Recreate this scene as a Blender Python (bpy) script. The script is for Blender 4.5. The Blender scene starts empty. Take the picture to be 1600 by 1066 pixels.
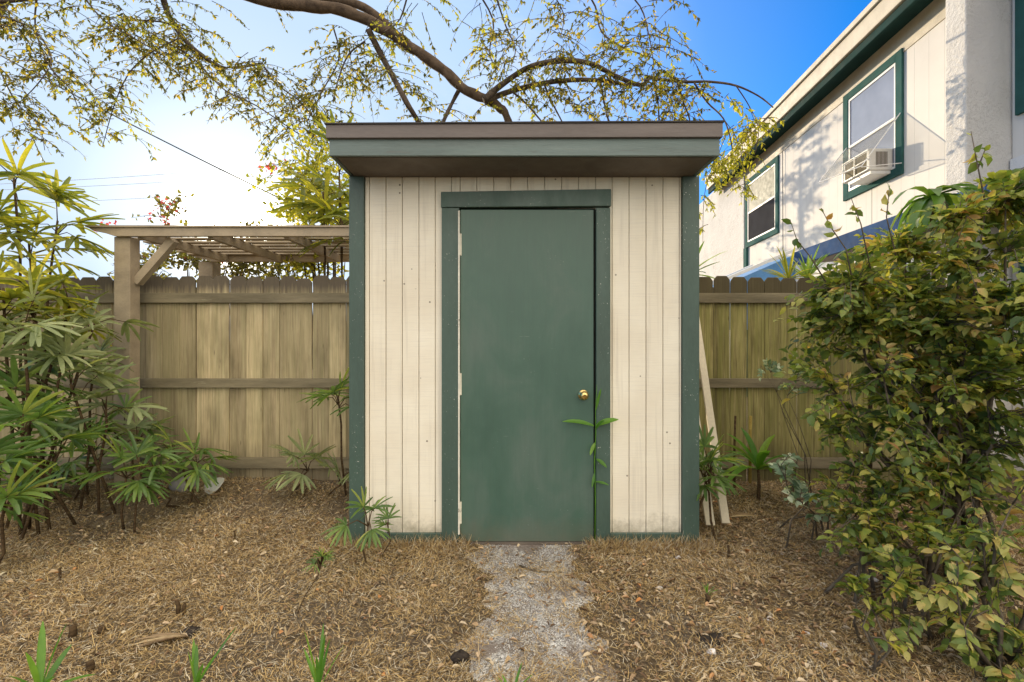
import bpy, math, random
import numpy as np
from mathutils import Vector
R = math.radians
rng = np.random.default_rng(7)
random.seed(7)
sc = bpy.context.scene
COL = sc.collection
F = 720.0; CZ = 1.25
SUN = Vector((-0.604, 1.0, 0.254)).normalized()

def P(px, py, Y):
    return np.array([(px-800)/F*Y, Y, CZ-(py-533)/F*Y])

def gz(x, y):
    x = np.asarray(x, float); y = np.asarray(y, float)
    t = np.clip((y-2.75)/0.95, 0, 1); t = t*t*(3-2*t)
    lm = np.clip((-x-1.0)/1.2, 0, 1)
    b = 0.012*np.sin(3.1*x+1.3*y)*np.sin(2.3*y-1.1*x) + 0.006*np.sin(9*x+2)*np.sin(8*y+1) + .003*np.sin(23*x)*np.sin(19*y+1.7)
    near = np.clip(1-np.abs(y-2.8)/.25, 0, 1)*(np.abs(x) < 1.2)
    return (0.075+0.02*lm)*t + b*(1-near)*.9 + .01

# ------------------------------------------------------------------ mesh helpers
class G:
    """collects pieces of ONE mesh"""
    def __init__(s): s.v = []; s.f = []; s.n = 0; s.uvlike = None
    def add(s, v, f):
        v = np.asarray(v, float).reshape(-1, 3)
        s.v.append(v)
        for q in f: s.f.append(tuple(int(i)+s.n for i in q))
        s.n += len(v)
    def box(s, x0, x1, y0, y1, z0, z1):
        v = [(x, y, z) for x in (x0, x1) for y in (y0, y1) for z in (z0, z1)]
        s.add(v, [(0,1,3,2),(4,6,7,5),(0,4,5,1),(2,3,7,6),(0,2,6,4),(1,5,7,3)])
    def hexa(s, b, t):   # bottom 4 pts, top 4 pts (ccw)
        s.add(list(b)+list(t), [(3,2,1,0),(4,5,6,7),(0,1,5,4),(1,2,6,5),(2,3,7,6),(3,0,4,7)])
    def beam(s, a, b, w, h, up=(0,0,1)):
        a = np.array(a, float); b = np.array(b, float); d = b-a; d /= np.linalg.norm(d)
        u = np.array(up, float); r = np.cross(d, u); r /= np.linalg.norm(r); u = np.cross(r, d)
        q = lambda c: [c-r*w/2-u*h/2, c+r*w/2-u*h/2, c+r*w/2+u*h/2, c-r*w/2+u*h/2]
        s.hexa(q(a), q(b))
    def prism(s, prof, axis, a0, a1):
        n = len(prof)
        def mk(p, a):
            return (a, p[0], p[1]) if axis == 'x' else ((p[0], a, p[1]) if axis == 'y' else (p[0], p[1], a))
        v = [mk(p, a0) for p in prof]+[mk(p, a1) for p in prof]
        s.add(v, [tuple(range(n))[::-1], tuple(range(n, 2*n))]+[(i, (i+1) % n, n+(i+1) % n, n+i) for i in range(n)])
    def tube(s, pts, rad, seg=6):
        pts = np.asarray(pts, float); n = len(pts)
        rad = np.broadcast_to(np.asarray(rad, float), (n,))
        d = np.gradient(pts, axis=0); d /= np.linalg.norm(d, axis=1)[:, None]+1e-9
        ref = np.array([0.13, 0.31, 1.0]) if abs(d[0][2]) < .8 else np.array([1.0, .2, .1])
        vs = []
        for i in range(n):
            r = np.cross(d[i], ref); r /= np.linalg.norm(r)+1e-9; u = np.cross(r, d[i])
            for k in range(seg):
                a = 2*math.pi*k/seg
                vs.append(pts[i]+rad[i]*(math.cos(a)*r+math.sin(a)*u))
        fs = [(i*seg+k, i*seg+(k+1) % seg, (i+1)*seg+(k+1) % seg, (i+1)*seg+k) for i in range(n-1) for k in range(seg)]
        fs += [tuple(range(seg))[::-1], tuple((n-1)*seg+k for k in range(seg))]
        s.add(vs, fs)
    def lathe(s, prof, c, axis='y', seg=24):   # prof (r, h)
        vs = []; n = len(prof)
        for r, h in prof:
            for k in range(seg):
                a = 2*math.pi*k/seg; x, y = r*math.cos(a), r*math.sin(a)
                vs.append((c[0]+x, c[1]+h, c[2]+y) if axis == 'y' else (c[0]+x, c[1]+y, c[2]+h))
        fs = [(i*seg+k, i*seg+(k+1) % seg, (i+1)*seg+(k+1) % seg, (i+1)*seg+k) for i in range(n-1) for k in range(seg)]
        fs += [tuple(range(seg)), tuple((n-1)*seg+k for k in range(seg))]
        s.add(vs, fs)

def obj(name, g, mat, parent=None, smooth=False, bevel=0):
    if isinstance(g, G):
        v = np.concatenate(g.v); f = g.f
    else:
        v, f = g
    off = np.array(parent.matrix_world.translation) if parent else np.zeros(3)
    if parent is not None:
        o_ = parent; off = np.zeros(3)
        while o_ is not None: off = off+np.array(o_.location); o_ = o_.parent
    me = bpy.data.meshes.new(name)
    v = v-off
    if isinstance(f, np.ndarray):
        k = f.shape[1]
        me.vertices.add(len(v)); me.vertices.foreach_set('co', v.astype(np.float32).ravel())
        me.loops.add(f.size); me.loops.foreach_set('vertex_index', f.astype(np.int32).ravel())
        me.polygons.add(len(f)); me.polygons.foreach_set('loop_start', (np.arange(len(f))*k).astype(np.int32))
        me.update(calc_edges=True)
    else:
        me.from_pydata([tuple(p) for p in v], [], f)
    if smooth:
        me.polygons.foreach_set('use_smooth', np.ones(len(me.polygons), bool))
    me.materials.append(mat)
    o = bpy.data.objects.new(name, me); COL.objects.link(o)
    if parent: o.parent = parent
    if bevel:
        b = o.modifiers.new('bevel', 'BEVEL'); b.width = bevel; b.segments = 2; b.limit_method = 'ANGLE'
    return o

def tag(o, label=None, cat=None, group=None, kind=None):
    if label: o['label'] = label
    if cat: o['category'] = cat
    if group: o['group'] = group
    if kind: o['kind'] = kind
    return o

def thing(name, label, cat, loc, group=None):
    o = bpy.data.objects.new(name, None); COL.objects.link(o)
    o.location = [float(c) for c in loc]; o.empty_display_size = .1
    return tag(o, label, cat, group)

def instances(tv, tf, mats, offs):
    """many copies of a small template joined into ONE mesh (a crown, a litter layer)"""
    tv = np.asarray(tv, float); tf = np.asarray(tf, int); n = len(tv)
    v = np.einsum('nij,kj->nki', mats, tv)+offs[:, None, :]
    f = tf[None]+(np.arange(len(mats))*n)[:, None, None]
    return v.reshape(-1, 3), f.reshape(-1, tf.shape[1])

def frame(d, nrm, size, wid=None):
    """matrices whose columns are side, along, normal"""
    d = d/(np.linalg.norm(d, axis=1)[:, None]+1e-9)
    s = np.cross(d, nrm); s /= np.linalg.norm(s, axis=1)[:, None]+1e-9
    n = np.cross(s, d)
    wid = size if wid is None else wid
    return np.stack([s*wid[:, None], d*size[:, None], n*size[:, None]], axis=2)

LEAF_V = [(0,0,0),(-.24,.3,.05),(0,.33,0),(.24,.3,.05),(-.2,.66,.04),(0,.68,-.02),(.2,.66,.04),(0,1,-.1)]
LEAF_F = [(0,2,1),(0,3,2),(1,2,5),(1,5,4),(2,3,6),(2,6,5),(4,5,7),(5,6,7)]
CURL_V = [(x*1.0, y, z+.25*(y-.5)**2+abs(x)*.9) for x, y, z in LEAF_V]
LANCE_V = [(0,0,0),(-.11,.35,.02),(0,1,-.08),(.11,.35,.02)]
LANCE_F = [(0,3,2,1)]
BLADE_V = [(-.5,0,0),(.5,0,0),(-.45,.5,.10),(.45,.5,.10),(-.1,1,.02),(.1,1,.02)]
BLADE_F = [(0,1,3,2),(2,3,5,4)]
OCT_V = [(1,0,0),(-1,0,0),(0,1,0),(0,-1,0),(0,0,.7),(0,0,-.7)]
OCT_F = [(0,2,4),(2,1,4),(1,3,4),(3,0,4),(2,0,5),(1,2,5),(3,1,5),(0,3,5)]

def rdir(n):
    v = rng.normal(size=(n, 3)); return v/np.linalg.norm(v, axis=1)[:, None]

# ------------------------------------------------------------------ materials
class N:
    def __init__(s, name):
        s.m = bpy.data.materials.new(name); s.m.use_nodes = True
        s.t = s.m.node_tree; s.t.nodes.clear()
        s.out = s('ShaderNodeOutputMaterial')
    def __call__(s, typ, ins=None, **kw):
        n = s.t.nodes.new(typ)
        for k, v in kw.items(): setattr(n, k, v)
        for k, v in (ins or {}).items(): s.set(n.inputs[k], v)
        return n
    def set(s, i, v):
        if isinstance(v, bpy.types.NodeSocket): s.t.links.new(v, i)
        else: i.default_value = v
    def coord(s, scale=(1,1,1), which='Object'):
        c = s('ShaderNodeTexCoord'); m = s('ShaderNodeMapping', {'Vector': c.outputs[which], 'Scale': scale})
        return m.outputs[0]
    def noise(s, vec, scale, detail=4, rough=.55, dist=0):
        return s('ShaderNodeTexNoise', {'Vector': vec, 'Scale': scale, 'Detail': detail, 'Roughness': rough, 'Distortion': dist}).outputs['Fac']
    def ramp(s, fac, stops, interp='LINEAR'):
        r = s('ShaderNodeValToRGB', {'Fac': fac}); cr = r.color_ramp; cr.interpolation = interp
        while len(cr.elements) < len(stops): cr.elements.new(.5)
        for e, (p, c) in zip(cr.elements, stops):
            e.position = p
            e.color = (c, c, c, 1) if isinstance(c, (int, float)) else (*c, 1)
        return r.outputs['Color']
    def mix(s, fac, a, b, mode='MIX'):
        n = s('ShaderNodeMix', data_type='RGBA', blend_type=mode)
        for i, v in ((0, fac), (6, a), (7, b)):
            if isinstance(v, tuple): v = (*v, 1) if len(v) == 3 else v
            s.set(n.inputs[i], v)
        return n.outputs[2]
    def math(s, op, a, b=0.0, clamp=False):
        n = s('ShaderNodeMath', operation=op, use_clamp=clamp); s.set(n.inputs[0], a); s.set(n.inputs[1], b); return n.outputs[0]
    def bump(s, h, strength=.5, dist=.01):
        return s('ShaderNodeBump', {'Height': h, 'Strength': strength, 'Distance': dist}).outputs[0]
    def bsdf(s, col, rough=.6, normal=None, metal=0., spec=.5, **kw):
        if isinstance(col, tuple): col = (*col, 1)
        i = {'Base Color': col, 'Roughness': rough, 'Metallic': metal, 'Specular IOR Level': spec}
        if normal is not None: i['Normal'] = normal
        n = s('ShaderNodeBsdfPrincipled', i)
        for k, v in kw.items(): n.inputs[k].default_value = v
        return n.outputs[0]
    def end(s, sh):
        s.t.links.new(sh, s.out.inputs['Surface']); return s.m

def mat_paint(name, c, var=.15, rough=.55, speck=0., speckc=(.6,.6,.58), scale=6, bumps=.15, stretch=(1,1,1), worn=None, spec=.5, sr=70):
    m = N(name); v = m.coord(stretch)
    a = tuple(x*(1-var) for x in c); b = tuple(min(1, x*(1+var)) for x in c)
    col = m.ramp(m.noise(v, scale, 6), [(.3, a), (.7, b)])
    fine = m.noise(v, 90, 3)
    col = m.mix(.12, col, m.ramp(fine, [(.35, tuple(x*.6 for x in c)), (.65, tuple(min(1, x*1.5) for x in c))]))
    if speck:
        w = m.coord((1,1,1))
        s1 = m.noise(w, sr, 2, .6); s2 = m.noise(w, 4.5, 3)
        k = m.math('MULTIPLY', m.ramp(s1, [(.70-speck, 0.), (.72-speck, 1.)]), m.ramp(s2, [(.5, 0.), (.62, 1.)]))
        col = m.mix(k, col, speckc)
    if worn:
        w2 = m.ramp(m.noise(v, 11, 7, .7), [(.62, 0.), (.68, 1.)])
        col = m.mix(w2, col, worn)
    rr = m.ramp(m.noise(v, 12, 4), [(.3, rough-.1), (.7, rough+.1)])
    return m.end(m.bsdf(col, rr, m.bump(m.noise(v, 40, 5), bumps, .004), spec=spec))

def mat_door():
    m = N('weathered_green_door'); v = m.coord()
    big = m.noise(m('ShaderNodeMapping', {'Vector': v, 'Scale': (1.2, 1, .7)}).outputs[0], 2.2, 5, .6, .5)
    col = m.ramp(big, [(.28, (.045,.098,.072)), (.5, (.062,.122,.092)), (.72, (.100,.145,.120))])
    br = m.noise(m('ShaderNodeMapping', {'Vector': v, 'Scale': (60, 1, 3)}).outputs[0], 1.3, 5, .6)
    col = m.mix(m.ramp(br, [(.4, 0.), (.75, .22)]), col, (.05,.08,.068))
    sc1 = m.noise(m('ShaderNodeMapping', {'Vector': v, 'Rotation': (0, .9, 0), 'Scale': (5, 1, 70)}).outputs[0], 2., 3, .5)
    pick = m.ramp(m.noise(v, 2.6, 2), [(.56, 0.), (.62, 1.)])
    col = m.mix(m.math('MULTIPLY', m.math('MULTIPLY', m.ramp(sc1, [(.70, 0.), (.73, 1.)]), pick), .5), col, (.24,.28,.25))
    z = m('ShaderNodeSeparateXYZ', {0: v}).outputs['Z']
    zz = m.math('ADD', z, m.math('MULTIPLY', m.noise(v, 14, 6, .7), .22))
    col = m.mix(m.math('MULTIPLY', m.ramp(zz, [(.12, 1.), (.30, 0.)]), .5), col, (.14,.12,.085))
    chips = m.math('MULTIPLY', m.ramp(m.noise(v, 75, 2, .6), [(.70, 0.), (.72, 1.)]), m.ramp(m.noise(v, 3.1, 3), [(.58, 0.), (.66, 1.)]))
    col = m.mix(m.math('MULTIPLY', chips, .7), col, (.32,.36,.33))
    return m.end(m.bsdf(col, m.ramp(big, [(.3, .34), (.7, .52)]), m.bump(m.math('ADD', br, m.noise(v, 5, 3)), .12, .004)))

def mat_leaf(name, stops, trans=.45, rough=.45, tgain=1.6, spec=.4, spots=0, clump=0):
    m = N(name)
    g = m('ShaderNodeNewGeometry')
    v = m.coord(); fac = g.outputs['Random Per Island']
    if clump:
        fac = m.math('ADD', m.math('MULTIPLY', fac, 1-clump), m.math('MULTIPLY', m.math('SUBTRACT', m.noise(v, 5.5, 2), .22), clump*1.8), True)
    col = m.ramp(fac, stops)
    nz = m.noise(v, 25, 3)
    col = m.mix(m.ramp(nz, [(.35, 0.), (.7, .35)]), col, m.mix(1., col, (.45, .5, .35), 'MULTIPLY'))
    if spots:
        k = m.ramp(m.noise(v, 60, 2), [(.62, 0.), (.68, 1.)])
        col = m.mix(m.math('MULTIPLY', k, spots), col, (.16, .09, .03))
    tc = m.mix(1., col, (tgain, tgain*.98, tgain*.45), 'MULTIPLY')
    d = m.bsdf(col, rough, spec=spec)
    t = m('ShaderNodeBsdfTranslucent', {'Color': tc}).outputs[0]
    mx = m('ShaderNodeMixShader', {0: trans, 1: d, 2: t})
    return m.end(mx.outputs[0])

def mat_wood(name, dark, mid, light, moss=None, mossamt=.5, top=None, grain=1.0):
    m = N(name); c = m.coord((1,1,1))
    g = m('ShaderNodeNewGeometry').outputs['Random Per Island']
    mp = m('ShaderNodeMapping', {'Vector': c, 'Scale': (44*grain, 44*grain, 1.5)}).outputs[0]
    off = m('ShaderNodeCombineXYZ', {'X': m.math('MULTIPLY', g, 37.), 'Z': m.math('MULTIPLY', g, 11.)}).outputs[0]
    vv = m('ShaderNodeVectorMath', {0: mp, 1: off}, operation='ADD').outputs[0]
    gr = m.noise(vv, 1.6, 7, .65, .6)
    col = m.ramp(gr, [(.25, dark), (.5, mid), (.75, light)])
    pv = m.ramp(g, [(0, .6), (.5, 1.), (1, 1.3)])
    col = m.mix(1., col, pv, 'MULTIPLY')
    stain = m.ramp(m.noise(m('ShaderNodeMapping', {'Vector': c, 'Scale': (3, 3, .9)}).outputs[0], 2.2, 5), [(.42, 0.), (.68, 1.)])
    col = m.mix(m.math('MULTIPLY', stain, .55), col, tuple(x*.5 for x in dark))
    if moss:
        k = m.ramp(m.noise(vv, .55, 4), [(.38, 0.), (.62, 1.)])
        col = m.mix(m.math('MULTIPLY', k, mossamt), col, moss)
    if top:   # damp black weathering near the picket tops and foot, ragged edge
        z = m('ShaderNodeSeparateXYZ', {0: c}).outputs['Z']
        zz = m.math('ADD', z, m.math('MULTIPLY', m.noise(vv, 1.2, 4), .22))
        k = m.ramp(m.math('MULTIPLY', zz, .5), [(top[0]/2, 0.), (top[0]/2+.05, 1.)])
        col = m.mix(m.math('MULTIPLY', k, .9), col, top[1])
        k2 = m.ramp(m.math('MULTIPLY', zz, .5), [(.15, 1.), (.27, 0.)])
        col = m.mix(m.math('MULTIPLY', k2, .55), col, top[1])
    kn = m('ShaderNodeTexVoronoi', {'Vector': m('ShaderNodeMapping', {'Vector': vv, 'Scale': (.35, .35, 1.4)}).outputs[0], 'Scale': 1.3}).outputs['Distance']
    col = m.mix(m.ramp(kn, [(.03, .8), (.075, 0.)]), col, tuple(x*.35 for x in dark))
    return m.end(m.bsdf(col, .85, m.bump(gr, .5, .006), spec=.2))

def mat_siding():
    m = N('shed_siding_paint'); c = m.coord()
    base = m.ramp(m.noise(c, 3, 5), [(.3, (.77, .70, .565)), (.7, (.87, .815, .68))])
    saw = m.noise(m('ShaderNodeMapping', {'Vector': c, 'Scale': (3, 3, 120)}).outputs[0], 1.5, 4, .6)
    col = m.mix(m.ramp(saw, [(.5, 0.), (.75, .28)]), base, (.50, .46, .42))
    dots = m('ShaderNodeTexVoronoi', {'Vector': c, 'Scale': 11., 'Randomness': 1.}).outputs['Distance']
    pick = m.noise(c, 5.3, 2)
    k = m.math('MULTIPLY', m.ramp(dots, [(.055, 1.), (.075, 0.)]), m.ramp(pick, [(.5, 0.), (.53, 1.)]))
    col = m.mix(m.math('MULTIPLY', k, .8), col, (.13, .10, .07))
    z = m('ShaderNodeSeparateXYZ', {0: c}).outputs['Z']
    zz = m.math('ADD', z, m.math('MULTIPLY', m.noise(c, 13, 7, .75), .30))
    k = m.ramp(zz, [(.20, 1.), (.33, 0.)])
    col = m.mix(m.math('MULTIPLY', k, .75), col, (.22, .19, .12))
    st = m.ramp(m.noise(m('ShaderNodeMapping', {'Vector': c, 'Scale': (30, 30, 1.2)}).outputs[0], 1., 5), [(.55, 0.), (.8, .5)])
    col = m.mix(st, col, (.46, .41, .34))
    return m.end(m.bsdf(col, .7, m.bump(saw, .35, .004), spec=.25))

def mat_stucco(name, c, crack=True, sc_=1.):
    m = N(name); v = m.coord()
    col = m.ramp(m.noise(v, 1.8, 6), [(.3, tuple(x*.88 for x in c)), (.7, c)])
    n1 = m.noise(v, 6*sc_, 8, .65, 1.5)
    if crack:
        k = m.ramp(n1, [(.485, 0.), (.5, .55), (.515, 0.)])
        pick = m.ramp(m.noise(v, 1.9, 2), [(.5, 0.), (.6, 1.)])
        col = m.mix(m.math('MULTIPLY', k, pick), col, (.25, .22, .18))
    return m.end(m.bsdf(col, .85, m.bump(m.noise(v, 14*sc_, 8, .7), .6, .03), spec=.2))

def mat_housesiding():
    m = N('house_siding_paint'); c = m.coord()
    y = m('ShaderNodeSeparateXYZ', {0: c}).outputs['Y']
    g = m.math('FRACT', m.math('MULTIPLY', y, 5.0))
    groove = m.ramp(g, [(.0, 1.), (.03, 1.), (.05, 0.)])
    seam = m.ramp(m.math('FRACT', m.math('ADD', m.math('MULTIPLY', y, 1/2.44), -.956)), [(.0, 1.), (.006, 1.), (.008, 0.)])
    col = m.ramp(m.noise(c, 1.2, 5), [(.3, (.70, .66, .60)), (.7, (.80, .77, .71))])
    col = m.mix(m.math('MULTIPLY', groove, .16), col, (.4, .36, .3))
    col = m.mix(m.math('MULTIPLY', seam, .7), col, (.2, .18, .15))
    h = m.math('SUBTRACT', m.math('MULTIPLY', m.noise(c, 50, 4), .15), groove)
    return m.end(m.bsdf(col, .7, m.bump(h, .4, .004), spec=.2))

def mat_ground():
    m = N('ground_soil'); c = m.coord()
    big = m.noise(c, 1.6, 5, .6, .4); f = m.noise(c, 55, 6, .7); f2 = m.noise(c, 9, 6, .7)
    col = m.ramp(f2, [(.3, (.06, .045, .032)), (.5, (.15, .11, .07)), (.72, (.27, .21, .14))])
    col = m.mix(m.ramp(big, [(.42, 0.), (.62, .7)]), col, m.ramp(f, [(.3, (.10, .088, .078)), (.7, (.28, .25, .22))]))
    col = m.mix(.5, col, m.ramp(f, [(.35, (.05, .036, .025)), (.6, (.2, .15, .09)), (.75, (.4, .32, .2))]))
    return m.end(m.bsdf(col, .95, m.bump(m.math('ADD', f, f2), .9, .02), spec=.1))

def mat_path():
    m = N('pebbled_concrete'); c = m.coord()
    vo = m('ShaderNodeTexVoronoi', {'Vector': c, 'Scale': 150.})
    g = m('ShaderNodeSeparateColor', {0: vo.outputs['Color']}).outputs[0]
    col = m.ramp(g, [(0, (.16, .155, .145)), (.35, (.40, .39, .37)), (.7, (.66, .65, .63)), (1, (.88, .87, .84))])
    d = m.ramp(m.noise(c, 5, 6, .65), [(.40, 0.), (.56, 1.)])
    col = m.mix(m.math('MULTIPLY', d, .85), col, (.19, .15, .12))
    return m.end(m.bsdf(col, .9, m.bump(vo.outputs['Distance'], .7, .006), spec=.2))

def mat_random(name, stops, rough=.9, spec=.15, trans=0):
    m = N(name); g = m('ShaderNodeNewGeometry').outputs['Random Per Island']
    col = m.ramp(g, stops)
    col = m.mix(m.ramp(m.noise(m.coord(), 60, 3), [(.4, 0.), (.7, .35)]), col, m.mix(1., col, (.5, .45, .4), 'MULTIPLY'))
    sh = m.bsdf(col, rough, spec=spec)
    if trans:
        t = m('ShaderNodeBsdfTranslucent', {'Color': col}).outputs[0]
        sh = m('ShaderNodeMixShader', {0: trans, 1: sh, 2: t}).outputs[0]
    return m.end(sh)

def mat_bark(name, a, b, scale=9):
    m = N(name); v = m.coord()
    n = m.noise(v, scale, 8, .65, .5)
    return m.end(m.bsdf(m.ramp(n, [(.3, a), (.7, b)]), .85, m.bump(n, .8, .02), spec=.2))

def mat_cane():
    m = N('palm_cane'); v = m.coord((1,1,1))
    n = m.noise(m('ShaderNodeMapping', {'Vector': v, 'Scale': (6,6,22)}).outputs[0], 3, 6, .7)
    return m.end(m.bsdf(m.ramp(n, [(.3, (.03,.02,.012)), (.55, (.10,.065,.035)), (.75, (.17,.13,.06))]), .9, m.bump(n, .9, .01), spec=.1))

def mat_glass(name, tint, rough=.03):
    m = N(name); v = m.coord()
    n = m.noise(v, 2.5, 3)
    return m.end(m.bsdf(m.ramp(n, [(.3, tuple(x*.8 for x in tint)), (.7, tint)]), rough, m.bump(m.noise(v, .8, 2), .05, .05), spec=1.0))

def mat_plastic_clear():
    m = N('clear_plastic'); v = m.coord()
    tr = m('ShaderNodeBsdfTransparent', {'Color': (.93,.93,.92,1)}).outputs[0]
    gl = m.bsdf((.75,.72,.66), .18, spec=.8)
    tl = m('ShaderNodeBsdfTranslucent', {'Color': (.8,.75,.66,1)}).outputs[0]
    a = m('ShaderNodeMixShader', {0: .4, 1: gl, 2: tl}).outputs[0]
    k = m.ramp(m.noise(v, 3, 4), [(.3, .06), (.7, .16)])
    return m.end(m('ShaderNodeMixShader', {0: k, 1: tr, 2: a}).outputs[0])

M = {}
M['green'] = mat_paint('door_green_paint', (.082,.130,.110), .16, .42, .025, (.30,.37,.33), 3)
M['door'] = mat_door()
M['greentrim'] = mat_paint('trim_green_paint', (.056,.096,.077), .2, .5, .035, (.42,.44,.40), 4, .3, (1,1,.3))
M['fasciagreen'] = mat_paint('fascia_green_paint', (.14,.185,.175), .2, .55, 0, scale=5, stretch=(.25,1,2.5), bumps=.4, worn=(.12,.14,.13))
M['brown'] = mat_paint('fascia_brown_paint', (.15,.125,.115), .2, .6, 0, scale=4, stretch=(.25,1,2), bumps=.3)
M['soffit'] = mat_paint('soffit_paint', (.13,.105,.085), .2, .7, 0, scale=4)
M['dark'] = mat_paint('gap_shade', (.012,.012,.011), .1, .9)
M['roofing'] = mat_paint('rolled_roofing', (.05,.045,.045), .3, .95, 0, scale=20, bumps=.8)
M['siding'] = mat_siding()
M['cream'] = mat_paint('cream_strip', (.72,.68,.58), .15, .6, 0, scale=8, worn=(.18,.16,.12))
M['brass'] = N('brass'); M['brass'] = M['brass'].end(M['brass'].bsdf((.75,.55,.22), .28, metal=1.))
M['fence'] = mat_wood('fence_wood_mossy', (.085,.07,.032), (.28,.24,.10), (.50,.44,.21), (.27,.27,.075), .45, (1.63,(.07,.055,.035)))
M['fenceL'] = mat_wood('fence_wood_glare', (.22,.175,.10), (.46,.37,.22), (.62,.52,.33), (.38,.36,.18), .3, (1.72,(.11,.09,.07)))  # weathered tan, paled further to carry the sun glare on the left
M['rail'] = mat_paint('rail_wood', (.19,.16,.10), .4, .9, 0, scale=7, stretch=(.3,2,2), bumps=.8, worn=(.30,.27,.17))
M['arbor'] = mat_paint('arbor_wood', (.36,.29,.20), .3, .8, 0, scale=6, stretch=(.6,1,1), bumps=.5)
M['board'] = mat_paint('cream_board', (.62,.55,.42), .12, .6, 0, scale=6, stretch=(1,1,.4), bumps=.2, worn=(.42,.35,.24))
M['housesiding'] = mat_housesiding()
M['stucco'] = mat_stucco('rough_white_stucco', (.76,.73,.68), True, 2.)
M['stucco2'] = mat_stucco('smooth_stucco', (.76,.73,.68), True, .8)
M['creamtrim'] = mat_paint('cream_trim', (.56,.50,.39), .12, .6, 0, scale=5)
M['housegreen'] = mat_paint('house_green_paint', (.035,.105,.095), .2, .8, 0, scale=6, spec=.12)
M['darkgreen'] = mat_paint('gutter_green_paint', (.018,.05,.045), .2, .8, 0, scale=6, spec=.1)
M['white'] = mat_paint('white_frame', (.75,.75,.74), .06, .4, 0)
M['glass'] = mat_glass('window_glass', (.30,.33,.42), .04)
M['blind'] = mat_paint('blind_behind_glass', (.27,.27,.21), .12, .5, 0, scale=2, spec=.15)
M['screen'] = mat_paint('insect_screen', (.04,.04,.045), .25, .9, 0, scale=3, spec=.05)
M['ac'] = mat_paint('ac_white', (.68,.66,.62), .08, .5, 0)
M['clear'] = mat_plastic_clear()
M['blue'] = mat_paint('blue_painted_board', (.035,.075,.17), .3, .8, 0, scale=4, spec=.1)
M['tarp'] = mat_paint('blue_tarp', (.12,.30,.60), .2, .4, 0, scale=4)
M['ground'] = mat_ground(); M['path'] = mat_path()
M['straw'] = mat_random('dry_straw', [(0,(.10,.065,.035)),(.25,(.33,.22,.10)),(.5,(.56,.39,.17)),(.7,(.68,.51,.24)),(.85,(.50,.43,.32)),(1,(.78,.70,.52))])
M['litter'] = mat_random('fallen_leaves', [(0,(.16,.10,.06)),(.3,(.36,.24,.14)),(.6,(.55,.41,.25)),(.85,(.68,.57,.40)),(.93,(.6,.28,.10)),(1,(.75,.70,.52))], trans=.1)
M['gravel'] = mat_random('white_gravel', [(0,(.25,.24,.22)),(.4,(.55,.54,.51)),(.8,(.78,.77,.74)),(1,(.88,.87,.85))], .8)
M['stone'] = mat_stucco('pale_stone', (.62,.60,.54), True, 4.)
M['rock'] = mat_stucco('grey_concrete', (.30,.28,.26), True, 4.)
M['char'] = mat_bark('dark_debris', (.012,.010,.009), (.07,.055,.045), 30)
M['shell'] = mat_paint('white_shell_and_light_fleck', (.75,.73,.74), .12, .5, 0, scale=30)
M['bark'] = mat_bark('tree_bark', (.04,.027,.018), (.15,.105,.07))
M['twig'] = mat_bark('twig_bark', (.05,.036,.028), (.13,.10,.075), 20)
M['stem'] = mat_bark('shrub_stem', (.07,.055,.04), (.19,.155,.11), 25)
M['cane'] = mat_cane()
M['treeleaf'] = mat_leaf('tree_leaf', [(0,(.05,.055,.015)),(.35,(.12,.12,.02)),(.65,(.22,.20,.03)),(.85,(.40,.32,.04)),(1,(.55,.40,.05))], .55, .5, 1.7)
M['treeleaf2'] = mat_leaf('tree_leaf_sunny', [(0,(.20,.22,.03)),(.5,(.36,.36,.05)),(1,(.55,.48,.07))], .55, .5, 1.8)  # brighter copy of the tree leaf, sunlight put into the colour
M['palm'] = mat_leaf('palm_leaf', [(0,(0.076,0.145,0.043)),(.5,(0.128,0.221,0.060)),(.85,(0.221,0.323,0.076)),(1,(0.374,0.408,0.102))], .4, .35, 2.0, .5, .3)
M['palmsun'] = mat_leaf('palm_leaf_sunlit', [(0,(.10,.13,.025)),(.5,(.22,.24,.04)),(1,(.42,.38,.05))], .5, .4, 1.8, .5, .3)  # yellowed copy of the palm leaf, backlight put into the colour
M['palmpale'] = mat_leaf('palm_leaf_glare', [(0,(0.198,0.252,0.126)),(.5,(0.306,0.360,0.180)),(1,(0.450,0.486,0.252))], .35, .5, 1.5, .4, .2)  # pale copy of the palm leaf, hazy glare put into the colour
M['bright'] = mat_leaf('bright_leaf', [(0,(0.072,0.192,0.030)),(.6,(0.144,0.324,0.042)),(1,(0.288,0.432,0.060))], .45, .35, 1.8, .5)
M['shrub'] = mat_leaf('shrub_leaf', [(0,(.045,.085,.04)),(.25,(.09,.150,.045)),(.46,(.18,.24,.05)),(.62,(.32,.35,.07)),(.73,(.48,.44,.12)),(.81,(.52,.33,.12)),(.90,(.42,.22,.09)),(1,(.28,.17,.10))], .38, .42, 1.8, .4, .5, .45)
M['shruby'] = mat_leaf('shrub_leaf_yellowing', [(0,(.05,.10,.035)),(.3,(.13,.20,.05)),(.48,(.28,.34,.08)),(.66,(.52,.49,.16)),(.8,(.62,.44,.17)),(.92,(.48,.25,.09)),(1,(.35,.2,.1))], .4, .42, 1.6, .4, .6, .4)
M['mango'] = mat_leaf('broad_leaf', [(0,(.05,.13,.025)),(.6,(.10,.20,.035)),(1,(.20,.26,.05))], .4, .3, 1.6, .5)
M['pale'] = mat_leaf('variegated_leaf', [(0,(0.130,0.221,0.117)),(.5,(0.338,0.455,0.286)),(.9,(0.650,0.728,0.520)),(1,(0.780,0.800,0.624))], .3, .45, 1.2)
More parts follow.
